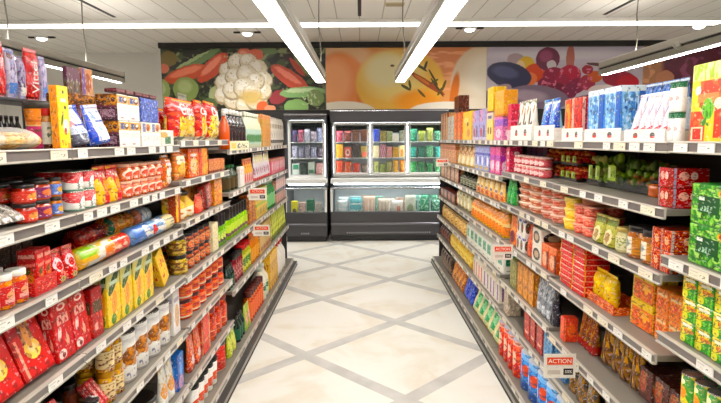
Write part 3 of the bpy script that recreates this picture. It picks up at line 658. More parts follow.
NIT = [0]
TMPL = {}
def run(side, z, px0, px1, n, hp, shape, m, name, cat, desc, layers=1, rows=1, rec=0.0, dep=None, lean=0, tilt=0, z0=0.0, h=None, gapf=.055, grp=None, txt=None, yaw=0, dup=None, solo=None):
    """n facings standing between two sight lines on the shelf front, stacked in layers and rows"""
    if not isinstance(m, dict): m = {'body': m}
    s = 1 if side == 'L' else -1; X0 = XF[side] - s*(.018+rec)
    ya, yb = sorted((py_Y(X0, px0, z), py_Y(X0, px1, z))); dd = F*abs(X0)/abs((px0+px1)/2-360.5)
    bays = [i for i in range(6) if any(abs(z-q) < 1e-6 for q in LEV[side][i])] if z != DECK else list(range(6))
    yc = (ya+yb)/2; J = JOIN[side]
    if bays:
        # neighbouring bays that share this level; goods never cross a bay with other levels
        bi = min(bays, key=lambda i: abs(yc-(J[i]+J[i+1])/2)); lo = hi = bi
        while lo-1 in bays: lo -= 1
        while hi+1 in bays: hi += 1
        ylo, yhi = J[lo]+.006, J[hi+1]-.006
        if yb > yhi: ya, yb = min(ya, yhi-(yb-ya)*.6), yhi
        if ya < ylo: ya, yb = ylo, max(yb, ylo+(yb-ya)*.6)
        clear = 9
        for i in range(6):
            if J[i] < yb and J[i+1] > ya:
                abv = [q for q in LEV[side][i]+[DECK] if q > z+.05]
                if abv: clear = min(clear, min(abv)-.038-z)
    else: clear = 9
    w = (yb-ya)/n*(1-gapf); H = h if h else hp*dd/F
    room = (clear-.006-z0)/layers-.0014
    ext = .012 if shape in ('pouch', 'stand', 'carton') else 0
    a_ = math.radians(abs(lean or tilt)); rm = (room-ext-((dep or .05) if lean else w if tilt else 0)*math.sin(a_))/math.cos(a_)
    if H > rm: print('low headroom', desc, round(H, 3), '->', round(rm, 3)); H = rm
    if shape in ('jar', 'can', 'bottle', 'tub', 'ball_bottle'): D = w
    elif shape == 'roll': D = H
    else: D = dep or max(.05, min(.14, w*.8))
    if shape in ('pouch',): D = dep or w*.38
    if shape in ('stand',): D = dep or w*.5
    NIT[0] += 1; rng = random.Random(NIT[0]); grp = grp or (desc + ' row')
    tot = n*layers*rows; first = None; simple = dd > 4.3
    for r_ in range(rows):
        for l_ in range(layers):
            for i in range(n):
                k = i if side == 'L' else n-1-i          # counted along the depth, near to far
                Y = ya + (k+.5)*(yb-ya)/n
                X = X0 - s*(D/2 + r_*(D+.006) + rng.uniform(0, .005))
                Z = z + z0 + .0012 + l_*(H+.0012)
                if lean: Z += D/2*math.sin(math.radians(lean))
                if tilt: Z += w/2*abs(math.sin(math.radians(tilt)))
                if first is None: o = first = make(shape, w, H, D, m, name, NIT[0], simple); 
                else: o = copy_tree(first)
                if first is o and txt:
                    body, size, mt, zz, vert = txt
                    tm = text_mesh(body, size, mt)
                    if vert: tm.transform(Matrix.Rotation(-vert*PI/2, 4, 'Y'))
                    fn = None
                    if shape in ('pouch', 'stand'):
                        q = MB(); q.pouch(w, H, D, m['body'], 'pillow' if shape == 'pouch' else 'stand', NIT[0]); fn = q.pouch_fn
                    for vtx in tm.vertices:
                        zc = vtx.co.z + zz*H
                        yo = -D/2
                        if fn: yo = -fn(max(0, min(1, vtx.co.x/w+.5)), max(0, min(1, zc/H)))[1]
                        vtx.co.y += yo-.0016; vtx.co.z = zc
                    link('lettering', tm, o)
                o.location = (X, Y, Z)
                o.rotation_euler = (-math.radians(lean), math.radians(tilt), s*PI/2 + math.radians(yaw + (rng.uniform(-2, 2) if shape in ('box', 'pouch', 'stand', 'carton') and not lean and not tilt else 0)))
                lab = desc; ords = []
                if n > 1:
                    if n == 2: ords.append('nearer the freezers' if k == 1 else 'away from the freezers')
                    else: ords.append(ORD[n-k] + ' from the freezer end')
                if layers == 2: ords.append(('lower', 'upper')[l_] + ' layer')
                elif layers > 2: ords.append(ORD[l_+1] + ' layer up')
                if rows > 1: ords.append('front row' if r_ == 0 else ('back row' if rows == 2 else ('middle row', 'back row')[r_-1]))
                tag(o, ', '.join([lab]+ords), cat, grp if tot > 1 else None)
    return first
# ================================================================== goods on the shelves
W, K = 'f6f2ea', '1c1613'
def tx(x0, y0, x1, y1, c, sx=24, sy=12, t=.5): return ('n', x0, y0, x1, y1, sx, sy, t, c)
zL = LEV['L']; zR = LEV['R']
# ---- side with the vegetable picture, first bays ----
z = zL[0][0]
bun = pm('e3b878', (('n', 0, 0, 1, 1, 4, 6, .5, 'f2dcae'), ('n', 0, 0, 1, 1, 6, 9, .62, 'c98f4e')), rough=.5)
run('L', z, -24, 22, 1, 24, 'buns', bun, 'packaged_buns', 'bread', 'clear bag of pale buns at the picture edge, under the red packs', dep=.17, yaw=4)
run('L', z, 23, 52, 1, 22, 'buns', bun, 'packaged_buns', 'bread', 'clear bag of pale buns in front of the orange and pink tub', dep=.16, yaw=-5)
run('L', z, 48, 65, 1, 46, 'tub', {'body': pm('f09a28', (('r', -1, .0, 2, .56, 'e0458a'), ('e', .55, .44, .2, .12, 'b3126a'), ('r', -1, .56, 2, .6, 'f7d9a0'), ('r', -1, .66, 2, .72, 'd97a18'))), 'lid': pm('4a443e', rough=.3)}, 'sweets_tub', 'tub', 'round orange and pink tub with dark lid behind the buns', rec=.125)
run('L', z, 52, 58.5, 1, 40, 'jar', {'body': pm('c98a4a', (('r', -1, .0, 2, .3, '5a2a14'),), rough=.1, coat=.5), 'lid': M_RLID, 'label': pm('e4dcd0', (tx(.1, .2, .9, .8, '5b6a50', 8, 6),))}, 'spread_jar', 'jar', 'small glass jar with red lid beside the yellow carton', rec=.045)
bisc = {'body': pm('ffe22e', (('r', .66, .0, 1, .10, 'f7a81a'), ('e', .5, .9, .10, .03, K), ('r', .25, .74, .75, .80, W), ('e', .62, .66, .12, .03, '6a5a3a'), ('e', .30, .48, .18, .06, '2e5a36', 40), ('e', .62, .36, .26, .12, W), ('e', .55, .28, .12, .06, 'd8402c'), tx(.1, .05, .6, .15, 'c26a10'))), 'side': pm('f5a01e', (tx(.1, .2, .9, .9, 'f8bc3c', 6, 14, .54),))}
run('L', z, 62, 73.5, 1, 62, 'box', bisc, 'biscuit_carton', 'carton', 'tall yellow biscuit carton next to the blue and white packets', dep=.028)
# riser with hanging bags above the buns
zr = 1.75
riser = tag(build('riser_shelf', MB().box(-1.36, -1.21, 1.62, 2.16, zr-.013, zr, M_POST, .003)), 'dark raised shelf carrying the red and lilac packs', 'shelf')
leg = MB()
for y in (1.63, 2.14): leg.box(-1.35, -1.33, y, y+.012, z+.001, zr-.0135, M_POST)
build('riser_leg', leg, riser)
vil = pm('d2201c', (('e', .5, .94, .4, .05, 'f04a3c'), ('n', 0, 0, 1, .3, 7, 10, .56, 'f07060'), ('r', 0, .03, 1, .08, '7d0f12')), rough=.2, coat=.3)
lil = pm('c9c2d6', (('n', 0, 0, 1, 1, 5, 6, .5, '9d97c4'), ('r', .1, .1, .9, .34, '5f8ccc'), ('n', .1, .4, .9, .9, 6, 7, .58, '6a4a7c'), ('e', .3, .9, .2, .08, '6a2a2c')), rough=.15, coat=.3)
MW = pm('f8f4ee', var=.01)
run('L', zr, 0, 12, 1, 52, 'pouch', vil, 'wrapped_pack', 'pack', 'red wrapped pack cut off at the picture edge on the raised shelf', rec=.29, dep=.03)
run('L', zr, 12.5, 23, 1, 46, 'pouch', lil, 'wrapped_pack', 'pack', 'lilac wrapped pack with brown top between two red packs', rec=.29, dep=.04)
run('L', zr, 23.5, 31, 1, 40, 'pouch', pm('b8b0cc', (('r', .1, .1, .9, .4, W), ('n', 0, .3, 1, 1, 6, 6, .5, '57306a'))), 'wrapped_pack', 'pack', 'narrow purple and white wrapped pack touching the red lettered pack', rec=.30, dep=.03)
run('L', zr, 32, 45, 1, 48, 'pouch', vil, 'wrapped_pack', 'pack', 'upright red wrapped pack with white vertical lettering on raised shelf', rec=.285, dep=.035, txt=('Vittel', .056, MW, .48, 1))
run('L', zr, 45.5, 52, 1, 42, 'pouch', pm('cfc6de', (('r', .1, .1, .9, .35, '6b8fd0'), ('n', 0, .3, 1, 1, 7, 7, .52, '8d86b8'))), 'wrapped_pack', 'pack', 'pale lilac wrapped pack at the inner end of the raised shelf', rec=.29, dep=.03)
run('L', z, -12, 26, 7, 17, 'bottle', {'body': pm('241c22', rough=.1, coat=.5), 'lid': M_DLID, 'label': pm('cdd0d6', (tx(.1, .2, .9, .8, '50506a', 10, 6),))}, 'small_bottle', 'bottle', 'dark small bottle under the raised shelf', rec=.28, h=.115)
z = zL[1][0]
pur = pm('6a2246', (('r', 0, .58, 1, .84, '7a5a2c'), ('n', 0, .58, 1, .84, 9, 6, .5, '2a140e'), tx(.12, .2, .88, .5, '8d5a80', 20, 14, .54), ('r', 0, 0, .9, .12, 'b8a2a6')))
run('L', z, 72, 86, 1, 78, 'box', pur, 'cocoa_carton', 'carton', 'tall dark purple carton standing behind the yellow carton', rec=.27, dep=.018, h=.335)
run('L', z, 87, 98, 1, 82, 'box', pm('f1e2dc', (('r', 0, .66, 1, 1, 'd9a06c'), ('e', .5, .82, .3, .12, 'b5642c'), ('r', 0, .66, .25, 1, '8a6aa8'), tx(.15, .2, .85, .55, 'e6c2bc', 16, 14)), rough=.5), 'cocoa_carton', 'carton', 'tall pale pink carton with bread picture next to dark purple carton', rec=.27, dep=.018, h=.345)
cho = pm('52203a', (('r', 0, .56, 1, 1, '6b3a18'), ('n', 0, .56, 1, 1, 7, 8, .48, 'c58a2e'), ('e', .8, .78, .16, .16, 'e0a33c'), ('e', .8, .78, .09, .09, '6a1c14'), ('r', 0, .50, 1, .56, '7d2a52'), ('r', .2, .12, .85, .42, 'b99aa8'), tx(.2, .12, .85, .42, '7d4a68', 22, 10)))
run('L', z, 76, 118, 2, 25, 'box', cho, 'chocolate_box', 'box', 'purple and brown chocolate box', layers=2, rec=.125, dep=.10)
cor = pm('cfd6ea', (('r', 0, .5, .35, 1, 'e4a8b4'), ('n', .1, .45, 1, .9, 5, 8, .5, 'f4f2f2'), ('r', 0, 0, 1, .3, '5a5c6c'), ('r', .2, .5, .8, .56, '2d4a9c'), tx(.15, .32, .9, .44, '3a62b8', 16, 12), ('r', .72, .1, 1, 1, '2450c4')), rough=.25, coat=.3)
run('L', z, 83, 98, 1, 37, 'stand', cor, 'cookie_pouch', 'pouch', 'blue and white cookie pouch leaning beside the yellow carton', lean=9, dep=.07, tilt=-6)
run('L', z, 101, 117, 1, 37, 'stand', pm('e9e6ee', (('r', 0, 0, .16, 1, '2c56c8'), ('n', .2, .1, 1, .9, 5, 8, .52, '8aa6dc'), ('r', .3, .58, .85, .64, '4e6cb0'), ('r', 0, 0, 1, .1, '3a5cae')), rough=.25, coat=.3), 'cookie_pouch', 'pouch', 'white cookie pouch with blue edge leaning before purple boxes', lean=9, dep=.07, tilt=-6)
wht = pm('f7f4ee', (('r', 0, .64, 1, .97, 'e8b25c'), ('r', .1, .68, .48, .92, '4a5a8e'), ('e', .68, .8, .2, .12, '6a3a20'), ('e', .72, .84, .12, .06, W), tx(.1, .35, .9, .55, 'e7d7c2', 16, 14), ('r', .18, .08, .5, .13, 'a05038')))
run('L', z, 121, 142.5, 2, 25, 'box', {'body': wht, 'side': cho}, 'pastry_box', 'box', 'white pastry box with gold picture band', layers=2, dep=.09)
run('L', z, 143, 162, 2, 23, 'box', pm('f7f4ee', (('r', .05, .55, .95, .97, 'e9e2d2'), ('r', .08, .6, .4, .95, '7d86ae'), ('e', .66, .78, .24, .16, 'd8902e'), ('e', .62, .74, .12, .1, 'a33c22'), tx(.1, .2, .9, .45, 'd8c2bc', 16, 14))), 'pastry_box', 'box', 'white pastry box with small orange picture', dep=.045)
run('L', z, 143, 162, 1, 23, 'box', pm('3d55a8', (('n', 0, 0, 1, 1, 14, 5, .5, '7f95d4'), ('n', 0, 0, 1, 1, 10, 6, .62, 'd8def0'))), 'pastry_box', 'box', 'flat blue patterned box lying on the white pastry boxes', dep=.05, z0=.1065)
run('L', z, 121, 160, 5, 4, 'box', pm('5c1420', (tx(.1, .1, .9, .9, '8e2a32', 9, 4),)), 'chocolate_bar', 'chocolate', 'dark red flat chocolate bar lying on the white boxes', z0=.215, rec=.0, dep=.05, h=.016)
run('L', z, 162, 176, 1, 15, 'box', pm('f1ece0', (('r', .25, .1, .75, .6, '4d7c5c'), ('e', .2, .7, .3, .2, 'd8b06a'))), 'tea_carton', 'carton', 'low pale carton with green patch under the first chip bag', dep=.10, rec=-.005)
z = zL[2][0]
chp = pm('d52a1c', (('n', 0, .1, .4, 1, 6, 7, .52, 'f06a4a'), ('e', .64, .30, .46, .34, 'f6c83c'), ('n', .2, .0, 1, .6, 9, 9, .5, 'fbe27a'), ('n', .3, .05, 1, .5, 12, 12, .6, 'd9a02c'), ('r', 0, .0, 1, .1, 'efe3c2'), ('r', .1, .0, .5, .09, '5f7d58')), rough=.2, coat=.35)
run('L', z, 178, 202, 1, 39, 'pouch', chp, 'chip_bag', 'bag', 'big red and yellow potato chip bag nearest the white boxes', dep=.10, txt=('Chips', .088, MW, .76, 0))
run('L', z, 203, 212, 1, 38, 'pouch', chp, 'chip_bag', 'bag', 'red and yellow chip bag standing in the middle of three', dep=.10, txt=('Chips', .062, MW, .74, 0))
run('L', z, 213, 228, 1, 36, 'pouch', pm('d8392a', (('e', .6, .28, .55, .42, 'f4cf52'), ('n', .1, 0, 1, .65, 9, 10, .52, 'fbe88e'), ('n', .1, 0, 1, .6, 7, 9, .62, '8a9a3a'), ('r', 0, 0, 1, .07, 'f1e2b0')), rough=.2, coat=.35), 'chip_bag', 'bag', 'yellow speckled chip bag with red top beside the dark bottles', dep=.11, txt=('Chips', .078, MW, .74, 0))
run('L', z, 202, 216, 1, 46, 'stand', pm('a8a48c', (('n', 0, 0, 1, 1, 14, 14, .5, '7d7d66'),)), 'herb_sack', 'bag', 'tall grey green mesh sack behind the chip bags', rec=.20, dep=.08, h=.30)
run('L', z, 163, 176, 1, 30, 'pouch', chp, 'chip_bag', 'bag', 'red chip bag on its side above the low pale carton', rec=.13, dep=.09)
# second shelf
z = zL[0][1]
run('L', z, -14, 33, 4, 15, 'pouch', pm('b9b2a8', (('n', 0, 0, 1, 1, 6, 8, .5, 'f4f0ea'), ('n', 0, 0, 1, 1, 9, 8, .6, '6f655e')), rough=.15, coat=.5), 'silver_packet', 'packet', 'crumpled clear silver packet lying on the second shelf', lean=62, h=.10, dep=.03)
jam = lambda c1, c2, c3: {'body': pm(c1, rough=.08, coat=.6), 'lid': M_DLID, 'label': pm(c2, (('e', .5, .5, .22, .3, c3), tx(.1, .1, .9, .3, W, 14, 6, .54)))}
run('L', z, 29.5, 44, 1, 19, 'jar', jam('a3331c', 'd8472e', 'f4a85c'), 'jam_jar', 'jar', 'red jam jar with dark lid', layers=2, rows=2)
run('L', z, 44.3, 59, 1, 19, 'jar', jam('b84a1c', '8a1f6a', 'f08a4a'), 'jam_jar', 'jar', 'jam jar with purple label and orange fruit', layers=2, rows=2)
run('L', z, 59.3, 67.5, 1, 19, 'jar', jam('c07a1c', '6f8ed0', 'e9b34c'), 'jam_jar', 'jar', 'amber jam jar with blue label', layers=2, rows=2)
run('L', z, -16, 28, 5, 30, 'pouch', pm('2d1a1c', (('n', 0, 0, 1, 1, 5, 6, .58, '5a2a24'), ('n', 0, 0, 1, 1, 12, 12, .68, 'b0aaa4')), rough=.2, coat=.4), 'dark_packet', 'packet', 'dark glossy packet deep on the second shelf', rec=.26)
z = zL[1][1]
run('L', z, 78, 101, 2, 19, 'can', pm('f3eee6', (('r', -1, .72, 2, 1, 'd2302a'), ('e', .25, .9, .5, .5, 'd2302a', 30), ('e', .62, .4, .24, .34, W), tx(.3, .1, .9, .45, '8b8a86', 12, 8), ('r', -1, 0, 2, .1, '77a08a'))), 'small_can', 'can', 'white can with red slanted top', layers=2, rows=2)
run('L', z, 102, 127, 2, 34, 'stand', pm('e0301e', (('e', .2, .35, .28, .4, 'f4c828'), ('n', .3, .1, 1, .9, 5, 6, .52, 'f27a4a'), ('e', .72, .6, .16, .3, 'f7a02a'), tx(.1, .7, .9, .9, W, 10, 8, .55)), coat=.3, rough=.25), 'fruit_pouch', 'pouch', 'red and yellow fruit snack pouch', dep=.06)
ora = {'body': pm('d9601c', (('n', -1, 0, 2, 1, 5, 5, .5, 'f08a3a'),), rough=.1, coat=.5), 'lid': pm('e9b9a0', rough=.3), 'label': pm('ee8238', (('e', .5, .55, .36, .5, 'fbe9d8'), ('e', .5, .42, .28, .42, 'e2602a'), tx(.2, .0, .8, .3, 'fdf0e0', 12, 5)))}
run('L', z, 129, 166, 5, 15.5, 'jar', ora, 'spread_jar', 'jar', 'orange spread jar with white arched label', layers=2, rows=2)
z = zL[2][1]
obag = lambda c, e: pm(c, (('e', .5, .42, .34, .3, e), ('n', 0, .05, 1, .95, 7, 7, .55, 'f7b95a'), ('r', .2, .72, .8, .82, W), tx(.1, .6, .9, .95, 'c8431c', 12, 8, .55)), rough=.25, coat=.3)
run('L', z, 178.5, 190, 1, 32, 'pouch', pm('e58a2c', (('r', .1, .55, .8, .85, 'f7ecd4'), ('e', .5, .4, .35, .22, 'f2c23a'), ('n', 0, 0, 1, .5, 8, 8, .55, 'f6c878'))), 'pasta_bag', 'bag', 'orange bag with white label above the ball-capped bottles', dep=.06)
run('L', zL[1][1], 167, 176.5, 1, 31, 'pouch', obag('dc7424', 'f3e6d6'), 'pasta_bag', 'bag', 'orange bag with white oval at the bay joint', dep=.06)
run('L', z, 190.5, 200, 1, 32, 'box', obag('e8703a', 'f7d0a0'), 'pasta_carton', 'carton', 'orange and pink pasta carton on the second shelf', dep=.09)
run('L', z, 200.5, 209, 1, 32, 'box', pm('ee9030', (('r', .0, 0, .3, 1, 'd8501c'), ('n', .3, 0, 1, 1, 6, 6, .5, 'f6c050'))), 'pasta_carton', 'carton', 'bright orange striped pasta carton before the small jars', dep=.09)
run('L', z, 209.5, 226, 4, 13, 'box', pm('c8703a', (('n', 0, 0, 1, 1, 6, 6, .5, 'eab070'), ('r', 0, 0, 1, .2, '8a4020'))), 'small_box', 'box', 'low orange brown box in front of green lids', dep=.07)
run('L', z, 209, 228, 4, 25, 'jar', {'body': pm('8a4a24', rough=.1, coat=.5), 'lid': M_GRLID, 'label': pm('d4a05c', (tx(.1, .1, .9, .9, '6a3a1c', 10, 6),))}, 'spice_jar', 'jar', 'spice jar with dark green lid behind low boxes', rec=.10)
# third shelf
z = zL[0][2]
run('L', z, -9, 34, 3, 35, 'jar', {'body': pm('d8722e', (('n', -1, 0, 2, 1, 6, 6, .5, 'eca04a'),), rough=.08, coat=.6), 'lid': M_WLID, 'label': pm('cf2a1e', (('e', .6, .5, .3, .3, 'f2b08a'), ('r', .25, .1, .95, .32, 'f0b8b0'), tx(.1, .6, .9, .9, 'f6e2d8', 12, 6, .54)))}, 'sauce_jar', 'jar', 'orange sauce jar with white lid and red label', rows=2)
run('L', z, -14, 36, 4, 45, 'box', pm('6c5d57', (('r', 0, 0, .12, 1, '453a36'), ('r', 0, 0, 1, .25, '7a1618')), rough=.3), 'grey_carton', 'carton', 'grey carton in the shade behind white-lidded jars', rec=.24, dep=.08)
red = pm('d3221c', (('r', .1, .8, .9, .9, 'f4b2a4'), ('e', .5, .42, .3, .16, '5a6a2a'), ('e', .55, .28, .3, .14, 'e8942c'), ('r', .1, .6, .9, .68, 'f09080'), tx(.1, .1, .9, .6, 'f2664a', 8, 8, .58)), coat=.2)
run('L', z, 38.6, 53.5, 2, 46, 'box', red, 'sauce_carton', 'carton', 'red sauce carton with pepper picture on a red tray', z0=.006, rec=.01, dep=.06, h=.125)
run('L', z, 35.5, 58, 1, 17, 'tray', pm('cf2a20', (tx(.1, .2, .9, .8, 'f2a48c', 8, 5, .54),)), 'display_tray', 'tray', 'red card display tray holding two pepper sauce cartons', dep=.085)
run('L', z, 59, 82, 2, 31, 'stand', pm('d4252a', (('e', .45, .6, .36, .22, 'f6ccd0'), ('e', .5, .56, .26, .14, 'd4252a'), ('n', 0, .0, 1, .45, 7, 7, .5, 'f08c7c'), ('e', .5, .14, .25, .1, 'b7a86a')), coat=.3, rough=.2), 'soup_pouch', 'pouch', 'red soup pouch with white ring logo', dep=.06)
z = zL[1][2]
rl = lambda base, *ls: pm(base, ls, rough=.2, coat=.4)
run('L', z, 84, 134, 1, 21, 'roll', rl('f3c21e', ('r', .0, .55, .3, 1, '9cc232'), ('n', .2, 0, .6, 1, 7, 5, .48, 'f4efe4'), ('r', .62, 0, 1, 1, 'e0472c'), ('n', .6, .3, 1, 1, 6, 5, .55, 'f6d2b4'), ('r', .1, .1, .34, .4, 'f6f2e6'), ('r', .42, .0, .62, .7, 'ee8a2c')), 'biscuit_roll', 'biscuits', 'long yellow, white and red biscuit roll in front', dep=.08)
run('L', z, 136, 177, 1, 18, 'roll', rl('8fb2dc', ('r', 0, .0, .35, 1, '5c86cc'), ('n', .2, 0, .8, 1, 7, 5, .5, 'f1efe8'), ('r', .72, 0, 1, 1, 'e9dca8'), ('e', .45, .5, .06, .2, 'd8402c'), ('n', .7, 0, 1, 1, 6, 6, .55, 'e0aa4a')), 'biscuit_roll', 'biscuits', 'light blue and cream biscuit roll in front', dep=.08)
run('L', z, 82, 110, 1, 20, 'roll', rl('a82018', ('n', 0, 0, 1, 1, 5, 4, .52, 'd8582c'), ('r', .55, 0, 1, 1, '8a1a1a')), 'biscuit_roll', 'biscuits', 'dark red biscuit roll in the row behind', rec=.105, z0=.035)
run('L', z, 112, 136.5, 1, 20, 'roll', rl('dc8a2a', ('n', 0, 0, 1, 1, 5, 4, .5, 'f2c06a'), ('r', 0, 0, .14, 1, '1f6a4a'), ('n', .1, 0, .8, 1, 9, 5, .62, 'b0421c')), 'biscuit_roll', 'biscuits', 'orange biscuit roll with green end behind', rec=.105, z0=.035)
run('L', z, 138.5, 154, 1, 18, 'roll', rl('b9cede', ('n', 0, 0, 1, 1, 5, 4, .5, 'eef0ee'), ('r', 0, 0, .3, 1, 'c87a5a'), ('n', .2, .2, .8, 1, 6, 5, .6, '4a5a8a')), 'biscuit_roll', 'biscuits', 'pale blue white biscuit roll behind the cream roll', rec=.105, z0=.035)
for k, (a, b, c1) in enumerate(((84, 108, 'c2461c'), (112, 134, '7c2418'))):
    run('L', z, a, b, 1, 15, 'roll', rl(c1, ('n', 0, 0, 1, 1, 5, 4, .5, 'b88a3a')), 'biscuit_roll', 'biscuits', ('rust coloured', 'dark brown')[k] + ' biscuit roll lying at the back of its shelf', rec=.23, z0=.0)
z = zL[2][2]
run('L', z, 182.5, 198, 2, 27, 'ball_bottle', {'body': pm('f0c436', (('e', .5, .3, .4, .25, 'f6ead0'), ('n', -1, 0, 2, .5, 6, 6, .55, 'e08a2a'))), 'lid': pm('55524e', rough=.4)}, 'drink_bottle', 'bottle', 'yellow bottle with grey ball cap')
run('L', z, 177.5, 182, 1, 35, 'box', pm('e8a83a', (('r', .45, 0, 1, 1, 'c8541c'), ('e', .2, .3, .2, .25, 'f4d24a'), tx(0, .5, .5, .95, 'f7e0a0', 8, 8))), 'cereal_carton', 'carton', 'amber and rust carton at the end of the blue roll', rec=.0, dep=.08)
run('L', z, 198.5, 206, 1, 17, 'stand', pm('e0523a', (('e', .4, .5, .4, .3, 'f08a6a'),)), 'snack_pouch', 'pouch', 'low red snack pouch beside the ball-capped bottles', dep=.05)
run('L', z, 184, 202, 3, 38, 'box', pm('d98a34', (('n', 0, 0, 1, 1, 8, 8, .5, 'f0c070'), ('n', 0, 0, 1, 1, 10, 10, .62, '8a4a1c'))), 'cereal_carton', 'carton', 'gold brown carton behind the ball-capped bottles', rec=.085, dep=.10)
run('L', z, 207, 213, 1, 35, 'box', pm('b9463a', (('r', 0, 0, .2, 1, '2a1a18'), ('r', .35, .1, .75, .9, 'e0b4a4'), tx(.35, .1, .75, .9, '8a3a34', 8, 14))), 'chocolate_box', 'box', 'red and pink chocolate box tilted against the orange carton', tilt=-13, dep=.06)
run('L', z, 215.5, 223, 1, 34, 'box', pm('e08a24', (('n', 0, 0, 1, 1, 5, 7, .5, 'f4b84a'),)), 'cereal_carton', 'carton', 'plain orange carton beside the lime pouches', dep=.09)
# fourth shelf
z = zL[0][3]
big = pm('d21f17', (('r', 0, .84, 1, 1, '8a1a14'), ('n', 0, .78, 1, 1, 6, 6, .5, 'd86a4a'), ('r', .30, .50, .68, .95, '6a3a22'), ('n', .3, .45, .7, .95, 6, 6, .5, 'c8925a'), ('e', .52, .40, .25, .15, 'fbd878'), ('e', .52, .42, .14, .08, 'fde9b0', 0, 2), ('e', .5, .62, .1, .2, 'e9a868'), ('r', .0, .0, .16, .62, 'f0a890'), ('r', .0, 0, .08, .62, 'c9221a'), ('r', 0, 0, 1, .05, 'a81812')), coat=.25)
run('L', z, -8, 27, 1, 90, 'box', big, 'dessert_carton', 'carton', 'leaning red dessert carton with yellow flower, at picture edge', lean=20, dep=.05)
run('L', z, 28, 58, 1, 84, 'box', big, 'dessert_carton', 'carton', 'leaning red dessert carton with yellow flower beside lettered red cartons', lean=20, dep=.05)
bar = pm('cc1d1c', (('e', .55, .86, .24, .06, 'f6d8d0'), ('e', .55, .86, .14, .03, 'cc1d1c'), ('r', .2, .58, .85, .74, 'f4c4b8'), tx(.2, .58, .85, .74, 'cc1d1c', 12, 10, .5), ('e', .25, .45, .14, .08, 'f7d4cc', 40), ('e', .62, .30, .10, .10, 'f4b49c'), ('e', .25, .12, .22, .08, 'f6e0d8'), ('e', .3, .1, .1, .04, '8a1418')), coat=.2)
run('L', z, 60, 93, 2, 60, 'box', bar, 'sweets_carton', 'carton', 'tall red sweets carton with white print', lean=6, dep=.045)
run('L', z, 94.5, 105, 1, 50, 'box', pm('b3201a', (('r', .1, .5, .9, .75, '5a4a2c'), ('n', 0, .1, 1, .5, 6, 6, .52, 'e4604a'), ('r', .2, .15, .5, .3, 'f0c0b0'))), 'sweets_carton', 'carton', 'darker red carton between the lettered cartons and yellow packets', dep=.06)
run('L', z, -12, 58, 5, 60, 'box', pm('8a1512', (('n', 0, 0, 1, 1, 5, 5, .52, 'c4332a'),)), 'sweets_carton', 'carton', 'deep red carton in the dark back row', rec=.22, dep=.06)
z = zL[1][3]
yel = pm('f2cf2a', (('r', .0, .72, 1, 1, 'd9d28a'), ('n', 0, .0, 1, .75, 5, 6, .5, 'f7df6a'), ('e', .5, .80, .46, .13, '2a5f3a', 24), ('r', .2, .76, .8, .84, 'cfe0cc'), ('e', .5, .42, .24, .2, 'e9a83c', 50), ('n', .2, .2, .8, .6, 9, 9, .58, 'e0793a'), ('e', .4, .12, .2, .1, '4f8a34'), ('n', 0, 0, 1, .25, 8, 8, .55, '8aa03a')), coat=.25)
run('L', z, 109, 155, 4, 62, 'box', yel, 'soup_packet', 'packet', 'yellow soup packet with green oval logo', dep=.035, rows=2)
run('L', z, 164, 170.5, 1, 40, 'box', pm('f6ce24', (('e', .5, .5, .28, .4, 'fadb4c', 0, 4), ('n', .2, .2, .8, .8, 7, 6, .5, 'd8402c'))), 'noodle_packet', 'packet', 'plump yellow noodle packet tipped sideways next to soup packets', tilt=-30, dep=.045)
run('L', z, 167, 182, 2, 37, 'box', pm('dc6420', (('n', 0, 0, 1, 1, 6, 6, .5, 'ec8034'), ('r', 0, .48, 1, .52, 'b04414'))), 'noodle_carton', 'carton', 'plain orange carton behind the tipped yellow packet', rec=.09, dep=.08)
z = zL[2][3]
run('L', z, 184, 190.5, 1, 19, 'jar', {'body': pm('b8962c', (('n', -1, 0, 2, 1, 6, 6, .5, 'e2cc58'),), rough=.1, coat=.5), 'lid': M_DLID, 'label': pm('8a5a20', (('n', -1, 0, 2, 1, 6, 5, .5, 'e8d06a'),))}, 'relish_jar', 'jar', 'olive yellow relish jar at the bay joint', layers=2)
run('L', z, 191.5, 213, 4, 17, 'jar', {'body': pm('a8481c', (('n', -1, 0, 2, 1, 6, 6, .5, 'd87a34'),), rough=.1, coat=.5), 'lid': M_DLID, 'label': pm('7a3018', (('e', .5, .5, .3, .4, 'e87a3a'), tx(.1, .1, .9, .9, 'd8b48a', 10, 6)))}, 'pasta_sauce_jar', 'jar', 'rust red pasta sauce jar', layers=2, rows=2)
run('L', z, 214, 219, 1, 28, 'box', pm('f0e6c4', (tx(.1, .1, .9, .9, 'c9a86a', 10, 10, .55),)), 'stock_carton', 'carton', 'slim cream carton beside the lime-labelled bottles', dep=.06)
lime = {'body': pm('7cb828', (('n', -1, 0, 2, 1, 5, 5, .55, 'b4d84a'),), rough=.15, coat=.4), 'lid': pm('241c26', rough=.3), 'label': pm('a8d43c', (('r', -1, .0, 2, .3, '5c2a4a'), ('e', .5, .5, .25, .3, 'e0e88a')))}
run('L', z, 219.5, 228, 3, 32, 'jar', dict(lime, lidf=.62), 'dressing_bottle', 'bottle', 'lime dressing bottle beside cream carton', rows=2)
